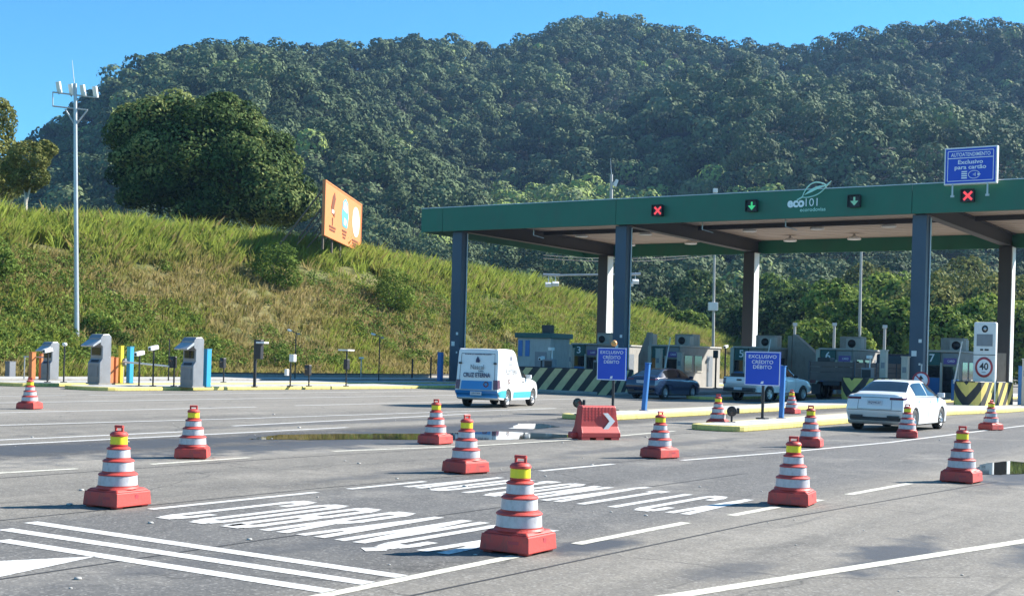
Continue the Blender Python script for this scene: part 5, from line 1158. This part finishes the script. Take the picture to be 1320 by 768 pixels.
    for s in (1, -1):
        for y in (yr_, yf): wheel(t, s * (h - .13), y, wr)
    return t
sedan('sedan', 'white sedan driving away in front of the chevron wall', 'car', -11.55, 36.0, 0, 'car_white')
sedan('sedan', 'dark navy sedan queueing in the shade behind the leaning blue post', 'car', -28.7, 54.6, R(-3), 'car_navy', 4.6, 1.47, 1.74, 1.)
def van():
    t = thing('delivery_van', 'white box bodied delivery van with blue lower panels and shop lettering', 'van', W(-26.1, 37.4), TH + R(13)); h = .84
    B = lambda **k: k
    st = [B(yl=.12, ym=.0, yb=.05, yr=.14, hw=h * .95, zf=.34, zm=.56, zb=1.0, hr=.72, ze=1.95, zt=2.02), B(yl=.25, yb=.2, yr=.22, hw=h, zf=.28, zb=1.0, hr=.75, ze=1.99, zt=2.065), B(yl=.9, yb=.9, yr=.9, hw=h, zf=.25, zb=1.0, hr=.76, ze=2.0, zt=2.08),
          B(yl=1.6, yb=1.6, yr=1.6, hw=h, zf=.24, zb=1.0, hr=.76, ze=1.97, zt=2.05), B(yl=2.1, yb=2.1, yr=1.98, hw=h, zf=.24, zb=1.0, hr=.73, ze=1.86, zt=1.93), B(yl=2.45, yb=2.45, yr=2.36, hw=h, zf=.24, zb=1.0, hr=.66, ze=1.53, zt=1.60),
          B(yl=2.8, yb=2.8, yr=2.66, hw=h, zf=.24, zb=.99, hr=.60, ze=1.43, zt=1.49), B(yl=3.4, yb=3.42, yr=3.5, hw=h, zf=.24, zb=.97, hr=.68, ze=1.01, zt=1.05), B(yl=4.0, yb=4.0, yr=4.0, hw=h * .98, zf=.25, zb=.88, hr=.66, ze=.92, zt=.96),
          B(yl=4.32, yb=4.30, yr=4.28, hw=h * .9, zf=.27, zm=.5, zb=.73, hr=.6, ze=.76, zt=.80), B(yl=4.42, ym=4.47, yb=4.42, yr=4.4, hw=h * .78, zf=.3, zm=.48, zb=.62, hr=.54, ze=.64, zt=.66)]
    c = Car(st); yr_, yf = .98, 3.66; wr = .315
    carve(c.body(), 'body', M['car_white'], t, [(s * (h - .02), y, wr) for s in (-1, 1) for y in (yr_, yf)], wr + .05, h)
    mb = MB(); [c.patch(mb, 6.12, 6.92, 5.12, 7, s, .006) for s in (1, -1)]; mb.build('windscreen', M['glass'], t)
    mb = MB(); c.tail(mb, -1, 1, 1.2, 3.15, .014); mb.build('bumper', M['van_blue'], t)
    mb = MB(); c.tail(mb, -.74, .74, 3.25, 3.88, .016); mb.build('blue_panel', M['van_blue'], t)
    mb = MB()      # rear door outline
    c.tail(mb, -.87, -.845, 3.2, 4.88, .008); c.tail(mb, .845, .87, 3.2, 4.88, .008); c.tail(mb, -.87, .87, 4.87, 4.9, .008); c.tail(mb, -.87, .87, 3.19, 3.22, .008); mb.build('door_gap', M['greymetal'], t)
    for s in (1, -1):
        p = c.P(0, 4.55); MB().box((s * .66, p.y - .03, p.z), (.11, .05, .06)).build('hinge', M['dark'], t, .01)
        mb = MB(); c.tail(mb, .80 * s, 1.0 * s, 3.28, 3.95, .012); c.patch(mb, 0, .9, 3.28, 3.95, s, .012, 6, 4); mb.build('tail_light', M['tail'], t)
        c.patch(MB(), 5.02, 6.45, 4.14, 4.90, s, .006, skew=.1).build('window', M['glass'], t)
        for i in (4.9, 6.5): c.patch(MB(), i - .012, i + .012, 1.8, 4.1 if i > 5 else 4.4, s, .002, 1, 10).build('door_gap', M['greymetal'], t)
        c.patch(MB(), 2.85, 6.9, 1.9, 2.75, s, .009, 16, 3).build('blue_stripe', M['van_teal'], t); c.patch(MB(), .1, 1.75, 1.9, 2.95, s, .011, 8, 3).build('blue_stripe', M['van_teal'], t)
        p = c.P(5.2, 3.72, s); MB().box((p.x + s * .012, p.y, p.z), (.03, .16, .03)).build('door_handle', M['dark'], t, .008)
        mirror(t, c, 6.3, s, M['car_white']); c.patch(MB(), 8.6, 9.6, 3.4, 4.0, s, .008).build('headlight', M['glass'], t)
        for y in (yr_, yf): wheel(t, s * (h - .12), y, wr, .19)
    MB().lathe([(.055, 0), (.09, 0), (.09, .006), (.055, .006)], 20, (h + .005, 1.03, .93), 'x').build('round_badge', M['tail'], t)
    MB().lathe([(.06, .0), (.10, .0), (.10, -.006), (.06, -.006)], 20, (.36, c.P(0, 3.6).y - .02, .82), 'y').build('round_badge', M['tail'], t)
    MB().box((0, .06, .50), (.42, .03, .13)).build('licence_plate', M['plate'], t).location = (0, -.085, 0)
    lettering('QRH7B58', (.34, .07), (0, -.042, .50), t, M['ink'], bold=.01)
    lz = lambda z: c.P(0, 4 + .95 * (z - 1.0) / .95).y - .045
    lettering('CRUZ ETERNA', (1.02, .16), (0, lz(1.12), 1.14), t, M['ink'], bold=.03); lettering('24h', (.2, .06), (.14, lz(1.25), 1.28), t, M['ink'], bold=.02); lettering('Nascal', (.5, .17), (.0, lz(1.42), 1.42), t, M['greymetal'], bold=.01)
    MB().prism([(-.07, 1.58), (.07, 1.58), (.08, 1.66), (0, 1.80), (-.06, 1.68)], -.006, .0).build('flame_logo', M['ink'], t).location = (0, lz(1.7), 0); lettering('www.cruzeterna.com', (1.0, .05), (0, lz(1.85), 1.87), t, M['ink'], bold=.02)
    for s in (1,):
        o = lettering('FLOTTERIA', (1.15, .17), (h * .955 + .012, 1.35, 1.26), t, M['greymetal'], bold=.01, rz=R(90)); o.rotation_euler = (R(-4), 0, R(90)); o.location.x = c.P(2.7, 4.28).x + .012
        o = lettering('Nascal', (.42, .13), (0, 1.3, 1.55), t, M['greymetal'], rz=R(90)); o.location.x = c.P(2.7, 4.56).x + .012
        o = MB().prism([(-.05, -.09), (.05, -.09), (.06, -.02), (0, .11), (-.05, .0)], -.004, .0).build('flame_logo', M['ink'], t); o.rotation_euler = (0, 0, R(90)); o.location = (c.P(2.7, 4.72).x + .012, 1.3, 1.76)
van()
def pickup():
    t = thing('pickup_truck', 'silver white pickup with a loaded rear bed queueing behind the card sign', 'pickup truck', W(-25.0, 57.6), TH + R(-7)); t.scale = (1.04, 1.12, 1.02); h = .90
    B = lambda **k: k
    st = [B(yl=.12, ym=.0, yb=.02, yr=.03, hw=h * .93, zf=.5, zm=.8, zb=1.08, hr=.80, ze=1.12, zt=1.13), B(yl=.2, yb=.15, yr=.16, hw=h * .98, zf=.42, zm=.8, zb=1.08, hr=.82, ze=1.13, zt=1.14), B(yl=1.2, yb=1.2, yr=1.2, hw=h, zf=.4, zm=.8, zb=1.09, hr=.82, ze=1.14, zt=1.15), B(yl=1.9, yb=1.9, yr=1.78, hw=h, zf=.4, zm=.8, zb=1.1, hr=.80, ze=1.15, zt=1.17),
          B(yl=2.0, yb=2.0, yr=1.98, hw=h, zf=.4, zm=.8, zb=1.1, hr=.62, ze=1.66, zt=1.72), B(yl=2.6, yb=2.6, yr=2.55, hw=h, zf=.4, zm=.8, zb=1.1, hr=.63, ze=1.69, zt=1.75), B(yl=3.2, yb=3.2, yr=3.05, hw=h, zf=.4, zm=.8, zb=1.1, hr=.60, ze=1.62, zt=1.68), B(yl=3.7, yb=3.7, yr=3.85, hw=h, zf=.4, zm=.8, zb=1.07, hr=.72, ze=1.13, zt=1.17),
          B(yl=4.5, yb=4.5, yr=4.5, hw=h * .98, zf=.4, zm=.75, zb=1.0, hr=.70, ze=1.04, zt=1.09), B(yl=4.95, yb=4.93, yr=4.9, hw=h * .92, zf=.42, zm=.7, zb=.86, hr=.66, ze=.90, zt=.94), B(yl=5.1, ym=5.15, yb=5.1, yr=5.08, hw=h * .82, zf=.46, zm=.66, zb=.78, hr=.6, ze=.8, zt=.82)]
    c = Car(st); yr_, yf = 1.15, 4.15; wr = .36
    carve(c.body(), 'body', M['car_silver'], t, [(s * (h - .02), y, wr) for s in (-1, 1) for y in (yr_, yf)], wr + .06, h)
    mb = MB(); [c.patch(mb, 3.15, 3.85, 5.1, 7, s, .006) for s in (1, -1)]; mb.build('rear_window', M['glass'], t)
    mb = MB(); [c.patch(mb, 6.1, 6.92, 5.1, 7, s, .006) for s in (1, -1)]; mb.build('windscreen', M['glass'], t)
    mb = MB(); [c.patch(mb, .2, 2.75, 5.25, 7, s, .012) for s in (1, -1)]; mb.build('bed_cover', M['trim'], t)
    MB().box((0, .75, 1.2), (1.3, .9, .22)).build('bed_load', M['dark'], t, .05)
    for s in (1, -1):
        c.patch(MB(), 4.12, 5.05, 4.16, 4.9, s, .006).build('window', M['glass'], t); c.patch(MB(), 5.15, 6.45, 4.16, 4.9, s, .006, skew=.08).build('window', M['glass'], t)
        for i in (4.05, 5.1, 6.5): c.patch(MB(), i - .012, i + .012, 2.2, 4.05, s, .002, 1, 8).build('door_gap', M['trim'], t)
        mb = MB(); c.tail(mb, .84 * s, 1.0 * s, 3.05, 4.0, .012); c.patch(mb, 0, .8, 3.05, 4.0, s, .012, 5, 4); mb.build('tail_light', M['tail'], t)
        p = c.P(4.75, 3.6, s); MB().box((p.x + s * .014, p.y, p.z), (.03, .17, .035)).build('door_handle', M['trim'], t, .008); mirror(t, c, 6.4, s, M['trim'])
        c.patch(MB(), 8.7, 9.7, 3.4, 4.0, s, .008).build('headlight', M['glass'], t)
        for y in (yr_, yf): wheel(t, s * (h - .12), y, wr, .24)
    MB().box((0, .0, .55), (1.6, .16, .18)).build('rear_bumper', M['trim'], t, .04); MB().box((0, -.09, .60), (.42, .02, .13)).build('licence_plate', M['plate'], t)
    MB().box((0, -.01, 1.0), (.24, .05, .07)).build('tailgate_handle', M['trim'], t, .01); mb = MB(); c.tail(mb, -.8, .8, 3.02, 3.06, .01); mb.build('tailgate_gap', M['trim'], t)
pickup()
def truck():
    t = thing('flatbed_truck', 'dark flatbed lorry with low wooden side boards under the canopy', 'lorry', W(-23.7, 66.6), TH)
    MB().box((0, 5.6, .88), (.9, 11.2, .22)).build('chassis', M['dark'], t); MB().box((0, 5.4, 1.1), (2.4, 10.8, .2)).build('cargo_floor', M['truck_board'], t)
    for s in (-1, 1):
        for z in (1.32, 1.60, 1.88): MB().box((s * 1.2, 5.4, z), (.05, 10.8, .26)).build('side_board', M['truck_board'], t, .01)
        for y in (.05, 1.8, 3.6, 5.4, 7.2, 9.0, 10.75): MB().box((s * 1.235, y, 1.55), (.04, .1, 1.0)).build('stake', M['truck_dark'], t)
        MB().box((s * 1.1, 6.3, .72), (.1, 7.2, .5)).build('side_guard', M['truck_dark'], t, .02)
        MB().box((s * 1.0, .0, .95), (.3, .06, .16)).build('tail_light', M['tail'], t); MB().box((s * .95, .35, .55), (.5, .03, .55)).build('mudflap', M['dark'], t)
        for y in (1.15, 2.2, 12.2): wheel(t, s * .98, y, .48, .3)
    for z in (1.32, 1.60, 1.88): MB().box((0, .02, z), (2.3, .05, .26)).build('tailboard', M['truck_board'], t, .01)
    MB().box((-.6, .8, 2.1), (.7, .8, .26)).build('cargo', M['dark'], t, .06)
    MB().prism([(11.0, .6), (12.9, .6), (12.95, 1.5), (12.65, 2.45), (12.4, 2.6), (11.1, 2.6), (11.0, 2.5)], -1.15, 1.15, 'yz').build('cab', M['truck_dark'], t, .06)
    for s in (-1, 1): MB().prism([(11.35, 1.6), (12.55, 1.6), (12.35, 2.3), (11.35, 2.3)], s * 1.152 - .006, s * 1.152 + .006, 'yz').build('window', M['glass'], t); MB().box((s * 1.32, 12.6, 1.9), (.2, .08, .45)).build('wing_mirror', M['dark'], t, .02)
    MB().box((0, 12.95, .6), (2.3, .2, .35)).build('bumper', M['trim'], t, .04); MB().box((0, 12.84, 1.95), (2.0, .02, .7), rx=R(17)).build('windscreen', M['glass'], t)
truck()

# small bits of light litter and grit on the asphalt
rg = np.random.default_rng(5)
mb = MB()
for k in range(170):
    u = 5 + 30 * rg.random() ** 1.3; v = -26 + 26 * rg.random(); s = (.012 + .03 * rg.random() ** 3); p = W(v, u)
    mb.lathe([(0, .001), (s, .003), (s * .8, s * .5), (0, s * .6)], 6, (p.x, p.y, 0))
tag(mb.build('gravel', M['concrete_light']), 'scattered pale grit and small stones lying on the asphalt', 'grit', kind='stuff')
# air: one closed box of thin haze round everything
hz = MB().box((0, 800, 143), (3400, 2600, 290)).build('haze', None); hm = bpy.data.materials.new('haze_air'); hm.use_nodes = True; N = hm.node_tree.nodes; N.remove(N['Principled BSDF'])
pv = N.new('ShaderNodeVolumePrincipled'); pv.inputs['Color'].default_value = (.34, .58, 1, 1); pv.inputs['Density'].default_value = .0001; pv.inputs['Anisotropy'].default_value = 0.2
hm.node_tree.links.new(pv.outputs[0], N['Material Output'].inputs['Volume']); hz.data.materials.append(hm); tag(hz, 'thin blue daylight haze over the whole valley', 'haze', kind='stuff')
